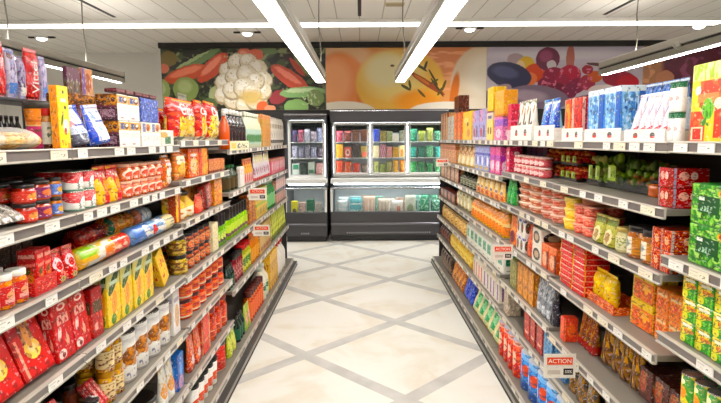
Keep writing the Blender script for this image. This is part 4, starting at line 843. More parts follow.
# fifth shelf
z = zL[0][4]
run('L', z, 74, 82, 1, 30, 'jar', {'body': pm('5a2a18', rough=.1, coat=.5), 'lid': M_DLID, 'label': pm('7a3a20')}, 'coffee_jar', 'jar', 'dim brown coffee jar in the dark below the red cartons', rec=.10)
run('L', z, 60, 84, 3, 22, 'box', pm('c22a28', (('r', .2, .2, .8, .8, 'e05a4a'), tx(.2, .2, .8, .8, 'f4c4b4', 8, 8))), 'coffee_packet', 'packet', 'red striped coffee packet on the fifth shelf', lean=40, dep=.04, h=.14)
z = zL[1][4]
run('L', z, 95, 103, 1, 20, 'tub', {'body': pm('e8e6e2', (('e', .5, .5, .3, .3, K),)), 'lid': pm('17161a', (('e', .5, 4.5, .3, .3, W),))}, 'black_pot', 'tub', 'small white pot with black lid near gold glass jars')
run('L', z, 104, 111, 2, 20, 'box', pm('c8202a', (('r', .2, .1, .8, .9, 'e05a5c'), tx(.2, .1, .8, .9, 'f7d4cc', 8, 10))), 'coffee_packet', 'packet', 'bright red packet leaning at the foot of gold jars', lean=35, dep=.04, h=.11)
gold = {'body': pm('c98f22', (('n', -1, 0, 2, 1, 5, 6, .5, 'e8bb3c'), ('n', -1, 0, 2, 1, 7, 5, .62, '6a3a10')), rough=.06, coat=.7), 'lid': M_GLID, 'label': pm('e8d6a8', (('n', -1, 0, 2, .6, 4, 6, .5, '8a4a14'), tx(.1, .6, .9, .9, 'a87a3a', 12, 6)))}
run('L', z, 111, 128, 2, 33, 'jar', gold, 'honey_jar', 'jar', 'gold glass jar with yellow base', layers=2, rows=2)
wcan = pm('efede8', (('r', -1, .80, 2, .9, 'd9d6d4'), ('e', .5, .52, .34, .2, '8a5420'), ('n', .1, .3, .9, .72, 7, 7, .5, 'c98a34'), tx(.1, .08, .9, .26, '8d8aa0', 14, 8, .54), ('r', -1, .0, 2, .05, 'b8b4b0'), ('e', .75, .2, .1, .06, '6a7a3a')))
run('L', z, 129, 174, 4, 46, 'can', wcan, 'soup_can', 'can', 'tall white soup can with brown food picture', rows=2)
run('L', z, 175, 181, 1, 47, 'box', pm('eeeae8', (('e', .5, .4, .35, .25, 'd8b48a'), ('r', .1, .7, .9, .8, 'b0a8b8'))), 'soup_carton', 'carton', 'slim white carton after the tall white cans', dep=.08)
z = zL[2][4]
orj = {'body': pm('dd4a1c', (('n', -1, 0, 2, 1, 5, 6, .5, 'ee7a34'),), rough=.1, coat=.6), 'lid': pm('5a1410', rough=.3), 'label': pm('e8602a', (('e', .5, .55, .4, .5, 'ef8a3c'), ('r', -1, 0, 2, .14, 'f3e2c8'), ('e', .35, .5, .12, .2, 'c8301c')))}
run('L', z, 188.5, 226, 6, 23, 'jar', orj, 'tomato_sauce_jar', 'jar', 'orange tomato sauce jar', layers=2, rows=2)
# sixth shelf
z = zL[1][5]
run('L', z, 148, 163, 1, 27, 'tub', {'body': pm('f3efe8', (('e', .55, .72, .3, .22, 'e8b04a'), tx(.2, .2, .8, .5, 'b8b0b8', 10, 8, .56))), 'lid': M_DLID}, 'dessert_pot', 'tub', 'white dessert pot with dark lid and gold picture', rows=2)
run('L', z, 133, 147, 1, 20, 'tub', {'body': pm('e9e4da'), 'lid': M_DLID}, 'dessert_pot', 'tub', 'lower pale dessert pot with dark lid at picture bottom', rows=2)
run('L', z, 164, 177, 2, 40, 'stand', pm('f1eee6', (('e', .4, .42, .35, .2, 'dc9a3c'), ('r', .8, 0, 1, 1, 'dfe6f0'), ('n', 0, .5, 1, 1, 6, 8, .55, 'd8c8a0')), rough=.2, coat=.3), 'rice_pouch', 'pouch', 'white and gold rice pouch', dep=.05)
run('L', z, 179, 189, 1, 36, 'box', pm('2f7fd2', (('r', 0, .0, .25, 1, '1a4fa0'), ('e', .55, .2, .4, .2, 'c8a0c0'), ('e', .55, .55, .2, .15, '7db8ec'), tx(.3, .7, .9, .9, W, 10, 8, .56))), 'rice_carton', 'carton', 'bright blue rice carton beside orange packets', dep=.07)
z = zL[2][5]
run('L', z, 191, 203, 2, 36, 'stand', pm('dd5a2c', (('n', 0, 0, 1, 1, 7, 7, .5, 'f0925a'), ('e', .5, .3, .3, .12, 'f4e0d4'), ('n', 0, 0, 1, 1, 9, 9, .63, 'a8281c')), coat=.3, rough=.25), 'lentil_pouch', 'pouch', 'orange speckled lentil pouch beside the blue carton', dep=.05)
run('L', z, 203.5, 211, 1, 40, 'box', pm('e8521c', (('r', 0, .3, 1, .36, 'f4a060'), ('r', .85, 0, 1, 1, 'f0c8a0'))), 'juice_carton', 'carton', 'tall plain bright orange carton on the sixth shelf', dep=.07)
run('L', z, 213, 229, 3, 34, 'jar', {'body': pm('c8401c', (('n', -1, 0, 2, 1, 6, 6, .5, 'ea7034'),), rough=.1, coat=.6), 'lid': pm('8a2014', rough=.3), 'label': pm('d8501f', (('n', -1, 0, 2, 1, 5, 5, .5, 'ef7a3c'), ('r', -1, .3, 2, .36, 'f0c8a8')))}, 'bean_jar', 'jar', 'tall red orange bean jar', rows=2)
# base deck
z = DECK
run('L', z, 197, 219, 5, 30, 'tub', {'body': pm('f2efe9', (('e', .4, .4, .3, .2, 'd8603a'), ('e', .7, .2, .2, .14, '5a8a4a'))), 'lid': pm('181619', rough=.25)}, 'noodle_cup', 'tub', 'white noodle cup with black lid', rec=-.045, rows=2)
run('L', z, 221, 228.5, 1, 27, 'can', pm('d03a22', (('n', -1, 0, 2, 1, 5, 6, .5, 'e8623c'), ('r', -1, 0, 2, .06, 'f2d8c8')), ), 'tomato_can', 'can', 'single red can after the black-lidded cups', rec=-.04)
run('L', z, 176, 195, 3, 26, 'pouch', pm('d8703a', (('n', 0, 0, 1, 1, 4, 5, .5, 'f2c08a'), ('n', 0, 0, 1, 1, 6, 6, .6, '7a2418'), ('e', .4, .4, .3, .3, 'f6e0a8'))), 'noodle_packet', 'packet', 'orange noodle packet lying slanted on the lowest shelf', lean=55, rec=-.04, h=.15, dep=.035)
run('L', z, 230, 238, 2, 26, 'stand', pm('b8c832', (('e', .4, .5, .35, .4, 'e4e878'), ('r', .7, 0, 1, 1, '5c7a20'))), 'lime_pouch', 'pouch', 'lime yellow pouch on the lowest shelf', rec=-.04, dep=.06)

# ---- berry side, first bays ----
z = zR[0][0]
ojar = pm('e0d84a', (('r', 0, .80, 1, 1, 'b8d04a'), ('n', 0, .78, 1, 1, 12, 5, .5, 'f3f0b8'), ('r', .25, .44, .98, .78, 'd8521c'), ('e', .2, .66, .08, .06, W), ('r', .2, .50, .78, .62, 'ee9a6a'), ('r', .0, .0, .45, .4, 'd8501e'), ('e', .5, .42, .16, .14, '7ac42c'), ('n', .3, .2, .6, .5, 10, 10, .5, '3f8a1c'), ('r', .68, .05, 1, .5, 'd2491b'), ('e', .8, .48, .14, .07, 'f6ead8'), ('r', .05, .02, .4, .2, 'f2e6c8'), ('r', .1, .03, .35, .18, 'cf4018')), coat=.2)
run('R', z, 687, 727, 1, 79, 'box', ojar, 'juice_multipack', 'carton', 'tall orange and lime multipack carton next to the white canisters', dep=.18)
run('R', z, 729, 800, 1, 84, 'box', ojar, 'juice_multipack', 'carton', 'tall orange and lime multipack carton cut by the picture edge', dep=.18)
z = zR[1][0]
wcn = {'body': pm('f3f1ec', (('r', -1, .80, 2, 1, '16704a'), ('e', .5, .42, .34, .24, 'fbfaf6'), ('e', .5, .46, .2, .08, 'd8a8a0'))), 'lid': pm('157048', rough=.4)}
run('R', z, 665.5, 686, 2, 30, 'can', wcn, 'white_canister', 'canister', 'white canister with green band', layers=2)
wtr = pm('f7f3ec', (('e', .3, .5, .06, .22, '7a4a3c'), ('e', .3, .36, .06, .1, 'd8403c'), ('e', .72, .5, .06, .22, '5a5a58'), ('e', .72, .36, .06, .1, 'd84048')))
for a, b, nm in ((622, 664.5, 'holding white slanted bags beside the canisters'), (583, 621, 'under the two tall light blue packets'), (558.4, 582, 'under the orange and red boxes')):
    run('R', z, a, b, 1, 13, 'tray', wtr, 'display_tray', 'tray', 'white card display tray ' + nm, dep=.17)
slb = pm('f0ecf2', (('b', 0, 0, 1, .8, 3.0, .3, .8, 'e2c6d0'), ('e', .2, .4, .1, .5, 'a5a0cc', -20), ('e', .65, .2, .3, .05, 'cc3a4a', 20), ('r', 0, 0, 1, .06, 'f8f6f2')), rough=.25, coat=.25)
run('R', z, 626, 662.5, 5, 44, 'stand', slb, 'sugar_bag', 'bag', 'white sugar bag with pink slanted stripes', z0=.006, rec=.008, dep=.07, lean=4)
blt = pm('e6eef6', (('r', 0, .72, 1, 1, '4d86cc'), ('n', 0, .68, 1, 1, 8, 7, .5, '1f4fa4'), ('n', 0, .1, 1, .7, 6, 6, .54, 'b8cdea')), rough=.25, coat=.2)
run('R', z, 632, 672, 5, 58, 'stand', blt, 'sugar_bag', 'bag', 'white bag with dark blue patterned top behind striped bags', rec=.18, dep=.10, h=.235)
blb = pm('8ec2ea', (('r', 0, .88, 1, 1, 'e8f0f6'), ('b', 0, 0, 1, .88, 2.0, .32, .12, '4a8cd2'), ('n', .1, .1, .9, .9, 6, 8, .52, 'c8e2f4'), ('r', .72, 0, 1, .9, '2a66bc'), tx(.15, .5, .7, .8, '2a5aa8', 12, 8, .56)), rough=.3)
run('R', z, 586, 619.5, 2, 51, 'box', blb, 'flour_packet', 'packet', 'tall light blue packet with white top in a white tray', z0=.006, rec=.008, dep=.10)
run('R', z, 563.3, 570.3, 1, 40, 'box', pm('e0521e', (('e', .5, .78, .3, .12, 'f5b42c'), ('n', .0, .0, 1, .7, 5, 7, .5, 'f0803a'), ('r', .55, .0, .8, .7, 'f4b83c'), ('r', 0, .0, .12, 1, 'f2d8c8')), rough=.3), 'flour_packet', 'packet', 'orange packet with yellow flower between red and blue', z0=.006, rec=.008, dep=.09)
run('R', z, 571, 580.8, 1, 42, 'box', pm('cf2418', (('r', 0, 0, .2, 1, 'f0c4b4'), ('r', .45, .0, .6, 1, 'a81410'), ('n', .2, 0, 1, 1, 6, 9, .58, 'ec6a4c')), rough=.3), 'flour_packet', 'packet', 'red packet next to the tall light blue packets', z0=.006, rec=.008, dep=.09)
z = zR[2][0]
for a, b, nm in ((533, 554, 'under the two blue bags'), (510, 532, 'under white and black bags')):
    run('R', z, a, b, 1, 15, 'tray', wtr, 'display_tray', 'tray', 'white card display tray ' + nm, dep=.17)
run('R', z, 536.5, 552.3, 2, 38, 'stand', pm('3f86d8', (('r', 0, 0, .25, 1, 'a8d4f0'), ('r', .7, 0, 1, 1, '1a4cb0'), ('n', 0, 0, 1, 1, 6, 8, .6, '8ac0ee'), ('r', 0, .92, 1, 1, 'd8e8f4')), rough=.25, coat=.3), 'salt_bag', 'bag', 'blue bag in a white tray', z0=.006, rec=.008, dep=.07)
run('R', z, 514, 530.8, 3, 37, 'stand', pm('f0ebe2', (('e', .35, .55, .12, .3, '28241f', 18), ('e', .7, .3, .1, .2, '50483c', -18), ('n', 0, .8, 1, 1, 6, 6, .5, '8a9a6a'), ('e', .8, .8, .1, .15, 'd88a4a')), rough=.25, coat=.3), 'salt_bag', 'bag', 'white bag with black slanted mark in tray', z0=.006, rec=.008, dep=.06)
run('R', z, 503, 508.8, 1, 35, 'box', pm('d92c5c', (('r', 0, .5, 1, .56, 'f07a9c'), ('r', 0, 0, 1, .28, 'f4dce0'), ('b', .1, 0, .9, .26, 5, .5, 0, 'd88a9a'))), 'cake_mix_carton', 'carton', 'crimson pink carton beside the white trays', dep=.10)
run('R', zR[3][0], 494, 502, 1, 23, 'box', pm('e48ab8', (('r', 0, .6, 1, .9, '9a6ac4'), ('e', .5, .3, .3, .2, 'f4d8e0'))), 'cake_mix_carton', 'carton', 'rose and violet carton beside the crimson carton', dep=.10)
run('R', zR[3][0], 494, 503, 1, 25, 'box', pm('f2b21c', (('r', 0, 0, 1, .1, 'd88a10'), tx(.1, .3, .9, .6, 'f7d060', 8, 6))), 'cake_mix_carton', 'carton', 'yellow carton stacked on the rose and violet carton', dep=.10, z0=.1735, rec=.0)
zz = zR[3][0]
run('R', zz, 486.5, 492.5, 1, 27, 'box', pm('f0d88a', (('r', 0, .75, 1, 1, 'e4d4c8'), ('e', .3, .35, .12, .14, '6a3a2a'), ('e', .7, .35, .12, .14, '6a3a2a'), ('r', .2, .78, .8, .9, '5a5a8a'))), 'cake_mix_carton', 'carton', 'cream carton with two brown dots below yellow carton', dep=.10)
run('R', zz, 486.5, 492.5, 1, 23, 'box', pm('f6d02a', (('n', 0, 0, 1, 1, 5, 5, .55, 'fbe06a'),)), 'cake_mix_carton', 'carton', 'bright yellow carton stacked on the cream carton', dep=.10, z0=.227)
run('R', zz, 472, 486, 2, 30, 'box', pm('b9b2dc', (('r', 0, .6, .45, 1, 'e0a8cc'), ('e', .3, .25, .16, .16, 'b8404a'), ('e', .7, .28, .12, .22, '4a3a5a'), ('r', 0, 0, 1, .1, 'd8d0e4'))), 'cake_mix_carton', 'carton', 'lilac carton with dark figures of cakes', dep=.10)
run('R', zz, 462, 471.5, 1, 28, 'box', pm('f4cc24', (('e', .4, .7, .3, .1, 'f9e49a'), ('e', .6, .55, .1, .08, '5a3a10'), ('e', .7, .25, .2, .15, 'd89a1c'))), 'pudding_carton', 'carton', 'bright yellow carton beside lilac cartons', dep=.10)
run('R', zz, 454, 461.5, 2, 27, 'box', pm('ee8a2a', (('r', .6, 0, 1, 1, 'd4581c'), ('n', 0, 0, .6, 1, 5, 8, .5, 'f6b85a'))), 'pudding_carton', 'carton', 'orange carton beside the bright yellow carton', dep=.10)
run('R', zz, 447.5, 453.5, 2, 23, 'box', pm('dfdcd8', (('r', 0, 0, .35, 1, 'e8c8a0'), tx(.4, .2, 1, .9, '9aa4b8', 5, 8))), 'pudding_carton', 'carton', 'pale grey carton at the dark end panel', dep=.10)
run('R', zz, 440, 447, 3, 26, 'box', pm('e2ad80', (('r', 0, 0, .25, 1, '9a5a34'), ('r', .6, .1, .8, .9, 'f4d8b8'))), 'pudding_carton', 'carton', 'beige brown carton last before end panel', dep=.10)
run('R', zz, 446, 454, 1, 40, 'box', pm('7a3a20', (('n', 0, 0, 1, 1, 5, 6, .5, '9a5230'),)), 'crate', 'crate', 'tall red brown crate behind the beige cartons', rec=.16, dep=.12)
# second shelf, berry side
z = zR[0][1]
grn = pm('2f8a34', (('n', 0, 0, 1, 1, 9, 4, .5, '8cc65a'), ('n', 0, 0, 1, 1, 5, 11, .56, 'b8dc84'), ('n', 0, 0, 1, 1, 8, 7, .62, '1f5a24'), ('r', .22, .30, .86, .72, '0b5a34'), ('r', .24, .60, .42, .69, 'f2f4ee'), tx(.24, .34, .66, .48, 'b8d8c4', 22, 12, .5), ('e', .9, .82, .10, .10, 'e8b04a'), ('e', .9, .82, .05, .05, 'b83a24')))
run('R', z, 684.5, 721, 1, 41, 'box', grn, 'green_bean_box', 'box', 'green bean box with dark green panel beside red packets', layers=2, dep=.20)
run('R', z, 723, 775, 1, 43, 'box', grn, 'green_bean_box', 'box', 'green bean box cut off at the picture edge', layers=2, dep=.20)
z = zR[1][1]
rdp = pm('bf1f22', (('r', .62, 0, 1, 1, 'a01216'), ('e', .3, .6, .14, .22, 'f6b8a8'), ('e', .58, .6, .1, .2, 'f4d0c4'), ('r', 0, .0, .1, 1, 'a8a4b8'), ('n', 0, 0, .6, .5, 7, 6, .55, 'd8808a')), coat=.5, rough=.15)
run('R', z, 656, 683, 1, 20, 'box', rdp, 'berry_box', 'box', 'red box with pale berries and silver edge', layers=2, dep=.12)
run('R', z, 640, 656, 1, 16, 'jar', {'body': pm('e07a1c', rough=.08, coat=.6), 'lid': M_DLID, 'label': None}, 'honey_jar', 'jar', 'small glowing orange jar on the emptied shelf', rec=.12)
gr1 = pm('55702a', rough=.4); gr2 = pm('a4c43c', rough=.4); gr3 = pm('7c9c30', rough=.4); or1 = pm('d8622a', rough=.4); or2 = pm('c8281e', rough=.4); or3 = pm('e89a5a', rough=.4)
limel = pm('b8d428', (('r', .1, .15, .35, .85, 'e8f0c8'), tx(.4, .2, .95, .8, '5c7a14', 10, 8)))
run('R', z, 604, 618, 1, 38, 'salad', {'fill': (gr2, gr3, gr1), 'label': limel}, 'salad_tub', 'tub', 'clear tub of green leaves with lime label, beside plain tubs', rec=.15, dep=.14)
run('R', z, 619, 650, 2, 36, 'salad', {'fill': (gr1, gr3, pm('9a6a2a'))}, 'salad_tub', 'tub', 'clear unlabelled tub of dark leaves and brown bits', rec=.15, dep=.14)
run('R', z, 586.5, 600, 2, 32, 'salad', {'fill': (gr2, gr3, pm('c4c27a')), 'label': limel}, 'salad_tub', 'tub', 'clear tub of light green salad with lime label', rec=.13, dep=.12, layers=1)
z = zR[2][1]
run('R', z, 543, 556, 2, 15, 'salad', {'fill': (or1, or2, or3)}, 'fruit_tub', 'tub', 'clear tub of red and orange fruit', rec=.10, dep=.12, layers=2)
run('R', z, 559, 576, 3, 15, 'salad', {'fill': (or2, or1, or3), 'label': limel}, 'fruit_tub', 'tub', 'clear tub of orange fruit with lime tag', rec=.12, dep=.12, layers=2)
run('R', z, 512, 541, 7, 9.5, 'jar', {'body': pm('b8424a', (('n', -1, 0, 2, 1, 5, 4, .5, 'd87a6a'),), rough=.1, coat=.5), 'lid': pm('e4c8c0'), 'label': pm('d8606a', (('e', .5, .5, .3, .4, 'f4d8d4'),))}, 'yogurt_jar', 'jar', 'small pink red jar', layers=2, rec=.02)
run('R', z, 508, 538, 4, 26, 'box', pm('4a1440', (('r', 0, .6, 1, .8, '2a1a50'), ('e', .3, .5, .1, .1, 'b8a0e0'))), 'purple_box', 'box', 'dark purple box behind small pink jars', rec=.14, dep=.08)
run('R', z, 502.5, 508, 1, 26, 'box', pm('c81e5a', (('b', .4, 0, .7, 1, 1, 1, 0, 'e03a70'), ('e', .55, .75, .2, .07, 'f8e0e8'), ('e', .55, .45, .2, .07, 'f8e0e8'), ('e', .55, .15, .2, .07, 'f8e0e8'))), 'dotted_box', 'box', 'crimson box with white dots beside pink jars', dep=.09)
z = zR[3][1]
run('R', z, 489, 500, 2, 27, 'box', pm('e05a9c', (('r', 0, .5, 1, .7, 'b83ab0'), ('e', .4, .3, .25, .2, 'f4d4e2'), ('e', .7, .3, .15, .2, 'f8f0f4'))), 'dotted_box', 'box', 'pink box with white rounds beside crimson box', dep=.09)
run('R', z, 474.5, 488, 3, 25, 'box', pm('aeb4e0', (('r', 0, .62, 1, .72, '4a54b8'), ('e', .3, .4, .16, .2, '5a68c0'), ('e', .75, .4, .16, .2, 'f0f0f8'), ('e', .5, .12, .3, .08, 'e2c46a'))), 'dotted_box', 'box', 'light blue box with dark blue band', dep=.09)
run('R', z, 456.5, 473.5, 4, 23, 'stand', pm('e8cf9c', (('n', 0, .5, 1, 1, 4, 4, .48, 'a8623a'), ('e', .5, .3, .35, .2, 'f4ecd4'), ('r', 0, 0, 1, .1, 'c8a85a'))), 'cookie_bag', 'bag', 'cream cookie bag with brown biscuits', dep=.06)
run('R', z, 440.5, 455, 4, 22, 'box', pm('e8aa7a', (('r', 0, .7, 1, .85, 'c8703a'), ('b', 0, 0, 1, .7, 2, .2, 0, 'f6d4b0'))), 'cookie_box', 'box', 'peach cookie box at the dark end panel', dep=.09)
# third shelf, berry side
z = zR[0][2]
soup = pm('2f9a2c', (('e', .25, .70, .62, .36, 'f2d81e', 20), ('n', 0, 0, 1, 1, 6, 6, .60, '1f6a20'), ('e', .5, .84, .40, .08, 'f4f2e4'), ('r', .3, .55, .95, .68, 'e08a1c'), ('n', .3, .5, .95, .7, 7, 9, .5, 'c84a14'), ('n', 0, 0, 1, .4, 7, 7, .5, '7cc83c'), ('e', .2, .2, .2, .2, 'e8e05a')), coat=.25)
run('R', z, 677.5, 726, 3, 27, 'box', soup, 'soup_packet', 'packet', 'green and yellow soup packet', layers=3, dep=.045)
z = zR[1][2]
rpk = pm('b8381e', (('n', 0, 0, 1, 1, 6, 6, .5, 'e0703a'), ('r', .0, .0, .12, 1, 'd8c0b8'), ('e', .6, .5, .2, .2, 'f0b48a'), ('n', 0, 0, 1, 1, 9, 8, .62, 'f4e0d0')), coat=.5, rough=.15)
run('R', z, 651, 683, 2, 22, 'box', rpk, 'nut_box', 'box', 'red and orange glossy nut box', layers=2, dep=.11)
brj = {'body': pm('a8661c', (('n', -1, 0, 2, 1, 4, 4, .55, 'c8862e'),), rough=.06, coat=.7), 'lid': M_DLID, 'label': pm('c98c3c', (('r', .1, .0, .62, 1, 'eee6d4'), ('e', .35, .6, .2, .22, '8fb0b8')))}
run('R', z, 620, 649, 2, 33, 'jar', brj, 'honey_jar', 'jar', 'large brown honey jar with dark lid', rows=2)
run('R', z, 610.5, 619, 1, 25, 'jar', {'body': pm('d0c89a', rough=.1, coat=.5), 'lid': pm('b8a468', rough=.3), 'label': pm('e0d8b4', (tx(.1, .1, .9, .9, '8a9a5a', 8, 6),))}, 'cream_jar', 'jar', 'pale narrow jar beside large brown jars', rows=2)
run('R', z, 588, 610, 2, 27, 'stand', pm('b8b45a', (('r', 0, .78, 1, 1, '7a8a24'), ('e', .5, .35, .34, .3, 'e8dcb4'), ('e', .5, .35, .2, .18, 'b8925a'), ('r', 0, 0, 1, .06, '5c6a1c'))), 'seed_pouch', 'pouch', 'olive green pouch with cream oval', dep=.06)
run('R', z, 569, 586, 2, 9.5, 'tub', {'body': pm('e0604a', (('n', -1, 0, 2, 1, 5, 4, .5, 'f2a088'),)), 'lid': pm('f0b8a4')}, 'dip_tub', 'tub', 'salmon red dip tub', layers=3, rec=.01, rows=2)
run('R', z, 573, 587, 1, 8, 'tub', {'body': pm('c88a70'), 'lid': pm('d8b094')}, 'dip_tub', 'tub', 'wide flat dip tub lying on salmon red tubs', z0=.142, rec=.02)
run('R', z, 558.5, 568, 1, 10.5, 'tub', {'body': pm('f0c82c', (('n', -1, 0, 2, 1, 5, 4, .5, 'f6dc6a'),)), 'lid': pm('f4e090')}, 'dip_tub', 'tub', 'yellow dip tub', layers=3, rows=2)
z = zR[2][2]
pkt = {'body': pm('d88a72', (('r', -1, .4, 2, .7, 'c4543c'), ('n', -1, 0, 2, 1, 6, 4, .55, 'f2c8b4'))), 'lid': pm('f0d4c4')}
run('R', z, 536, 556, 2, 10.5, 'tub', pkt, 'mousse_tub', 'tub', 'pink mousse tub under yellow tubs', layers=4, rows=1)
run('R', z, 513.5, 535, 2, 10, 'tub', {'body': pm('e0a07c', (('r', -1, .3, 2, .7, 'c8643a'), ('n', -1, 0, 2, 1, 6, 4, .5, 'f4d8c0'))), 'lid': pm('f4dccc')}, 'mousse_tub', 'tub', 'peach mousse tub beside green packets', layers=4)
run('R', z, 505, 512.5, 2, 28, 'stand', pm('12a04a', (('r', 0, 0, .35, .8, 'b8d8a0'), ('r', 0, .45, .35, .65, '3a5a9c'), ('n', .3, 0, 1, 1, 5, 6, .5, '26b85c'))), 'candy_pouch', 'pouch', 'vivid green candy pouch beside peach tubs', dep=.05)
z = zR[3][2]
run('R', z, 474.5, 502, 6, 28, 'stand', pm('ecc47a', (('e', .4, .6, .4, .3, 'f4e2b4'), ('r', .3, .4, .8, .55, '4a5a8a'), ('n', 0, 0, 1, .4, 5, 5, .5, 'd8803a'), ('e', .7, .2, .2, .12, 'b8401c'))), 'candy_pouch', 'pouch', 'cream and orange candy pouch', dep=.05)
run('R', z, 459, 474, 5, 24, 'bottle', {'body': pm('3a3a2c', rough=.1, coat=.5), 'lid': M_DLID, 'label': pm('a8a890', (tx(.1, .1, .9, .9, '3a3a30', 8, 6),))}, 'oil_bottle', 'bottle', 'dark olive oil bottle beside cream pouches')
run('R', z, 440.5, 457.5, 5, 20, 'box', pm('d8a47c', (('r', 0, 0, .3, 1, '6a3420'), ('n', .3, 0, 1, 1, 4, 5, .5, 'ecc8a8'))), 'wafer_box', 'box', 'brown edged wafer box on the third shelf', dep=.09)
# fourth shelf, berry side
z = zR[0][3]
run('R', z, 671.5, 724, 4, 33, 'can', pm('ecdc2c', (('e', .85, .45, .28, .6, '4a9a44', 30), ('e', .5, .4, .16, .2, 'f0a030'), ('r', -1, .0, 2, .06, 'd8d4a0'), ('e', .4, .75, .2, .1, 'f6f0c0'))), 'corn_can', 'can', 'yellow and green sweetcorn can', layers=2, rows=2)
z = zR[1][3]
orb = pm('eb8a34', (('n', 0, 0, 1, 1, 6, 6, .52, 'f4b468'), ('r', .1, .7, .9, .82, 'f6dcb0'), tx(.1, .15, .9, .6, 'd8501c', 12, 9, .5)), rough=.3, )
orf = pm('e8922c', rough=.4)
run('R', z, 652, 684, 2, 28, 'box', {'body': orb, 'flap': orf}, 'pasta_box', 'box', 'orange pasta box with pale lettering', layers=2, dep=.10, rec=.055)
run('R', z, 628, 650, 1, 28, 'box', {'body': pm('e8862a', (('r', 0, .72, 1, 1, 'f3d836'), ('e', .6, .45, .3, .2, 'f4c05a'), ('n', 0, 0, 1, .6, 6, 6, .54, 'd8541c'), ('r', .0, .0, .08, 1, 'f2e070'))), 'flap': pm('f0d840')}, 'pasta_box', 'box', 'orange box with yellow top beside yellow pasta bag', layers=2, dep=.09, rec=.055)
run('R', z, 584.5, 613, 1, 10, 'tray', pm('d8622c', (('n', 0, 0, 1, 1, 9, 3, .5, 'f0a060'),), rough=.2), 'display_tray', 'tray', 'orange card display tray holding yellow pasta bags', dep=.13, rec=.02)
run('R', z, 588, 609, 2, 30, 'pouch', pm('ecc41e', (('n', 0, 0, 1, 1, 5, 5, .5, 'f6dc4a'), ('n', 0, 0, 1, .5, 7, 7, .55, '9a5a1c')), rough=.25, coat=.4), 'pasta_bag', 'bag', 'twisted yellow pasta bag in an orange tray', z0=.006, rec=.03, dep=.06, gapf=.12)
run('R', z, 634, 645, 1, 40, 'box', pm('7a4a1c', (('r', .15, .1, .85, .9, '4a2a12'),)), 'pasta_carton', 'carton', 'slim brown carton behind the yellow pasta bags', rec=.19, dep=.08, h=.16)
run('R', z, 650, 715, 5, 0, 'box', pm('4a3418', (('n', 0, 0, 1, 1, 5, 5, .5, '8a6a24'),)), 'pasta_carton', 'carton', 'dark brown striped carton behind orange boxes', rec=.17, dep=.12, h=.155)
rth = pm('d8221a', (('r', 0, .82, 1, 1, 'f2a08a'), ('r', .0, 0, .08, 1, 'f2b04a')), rough=.25)
run('R', z, 558, 569.5, 1, 5.2, 'box', rth, 'thin_red_box', 'box', 'thin red box of the stack nearer small boxes', layers=9, dep=.12)
run('R', z, 570.2, 582, 1, 5.2, 'box', rth, 'thin_red_box', 'box', 'thin red box of the stack nearer yellow bags', layers=9, dep=.12, rec=.0)
z = zR[2][3]
run('R', z, 540, 556, 2, 25, 'box', pm('d8683a', (('e', .5, .4, .3, .3, 'f0c0a0'), ('r', .8, 0, 1, 1, '7a3018'), ('r', 0, .75, 1, 1, 'e88a5a'))), 'cracker_box', 'box', 'rust orange cracker box beside thin red boxes', dep=.10)
run('R', z, 531, 539.5, 1, 17, 'box', pm('f0ece2', (('e', .5, .5, .4, .36, '28221e'), ('e', .5, .5, .24, .2, 'c8b498'))), 'cracker_box', 'box', 'white box with black ring', layers=2, dep=.16)
run('R', z, 523.5, 530.5, 1, 30, 'stand', pm('c8502a', (('n', 0, 0, 1, 1, 5, 5, .5, 'e88a5a'),)), 'cracker_bag', 'bag', 'rust cracker bag beside the black ring boxes', dep=.06)
run('R', z, 527, 558, 5, 36, 'stand', pm('2c2a2e', (('n', 0, 0, 1, 1, 5, 5, .58, '6a6870'),), rough=.2, coat=.4), 'black_bag', 'bag', 'black glossy bag in the back row', rec=.20, dep=.06, h=.19)
run('R', z, 515.5, 523, 2, 19, 'box', pm('ece8e4', (('e', .4, .4, .3, .3, '5a5a3a'), ('e', .4, .4, .12, .12, 'b8401c'), ('r', .6, .7, 1, .85, '4a5ab0'), tx(0, .7, .6, .95, '8a8aa0', 6, 6))), 'olive_packet', 'packet', 'white olive packet beside orange noodle bag', layers=2, dep=.06)
run('R', z, 507, 515, 1, 30, 'stand', pm('e07a2c', (('n', 0, 0, 1, 1, 5, 6, .5, 'f2b06a'), ('e', .5, .3, .3, .2, '7a2a4a'))), 'noodle_bag', 'bag', 'orange noodle bag at the end of golden bottles', dep=.05)
z = zR[3][3]
run('R', z, 470, 505.5, 11, 33, 'bottle', {'body': pm('f0a428', (('r', -1, 0, 2, .3, 'f4c45a'),), rough=.1, coat=.6), 'lid': pm('f2d8a0', rough=.3), 'label': pm('ee9418', (('r', -1, .7, 2, 1, 'f8dc9a'),))}, 'oil_bottle', 'bottle', 'golden oil bottle', rows=2)
run('R', z, 456, 469, 4, 18, 'pouch', pm('d8cfa8', (('n', 0, 0, 1, 1, 4, 5, .5, '8a7a4a'), ('e', .5, .4, .3, .2, 'f4f0e0'))), 'rice_bag', 'bag', 'pale olive bag before the golden bottles', dep=.06)
run('R', z, 440.5, 455, 4, 9, 'box', pm('8a3a24', (('e', .4, .5, .3, .4, 'd88a6a'), ('r', .7, 0, 1, 1, '3a5a2a'))), 'low_box', 'box', 'low red brown box under the wafers', dep=.10)
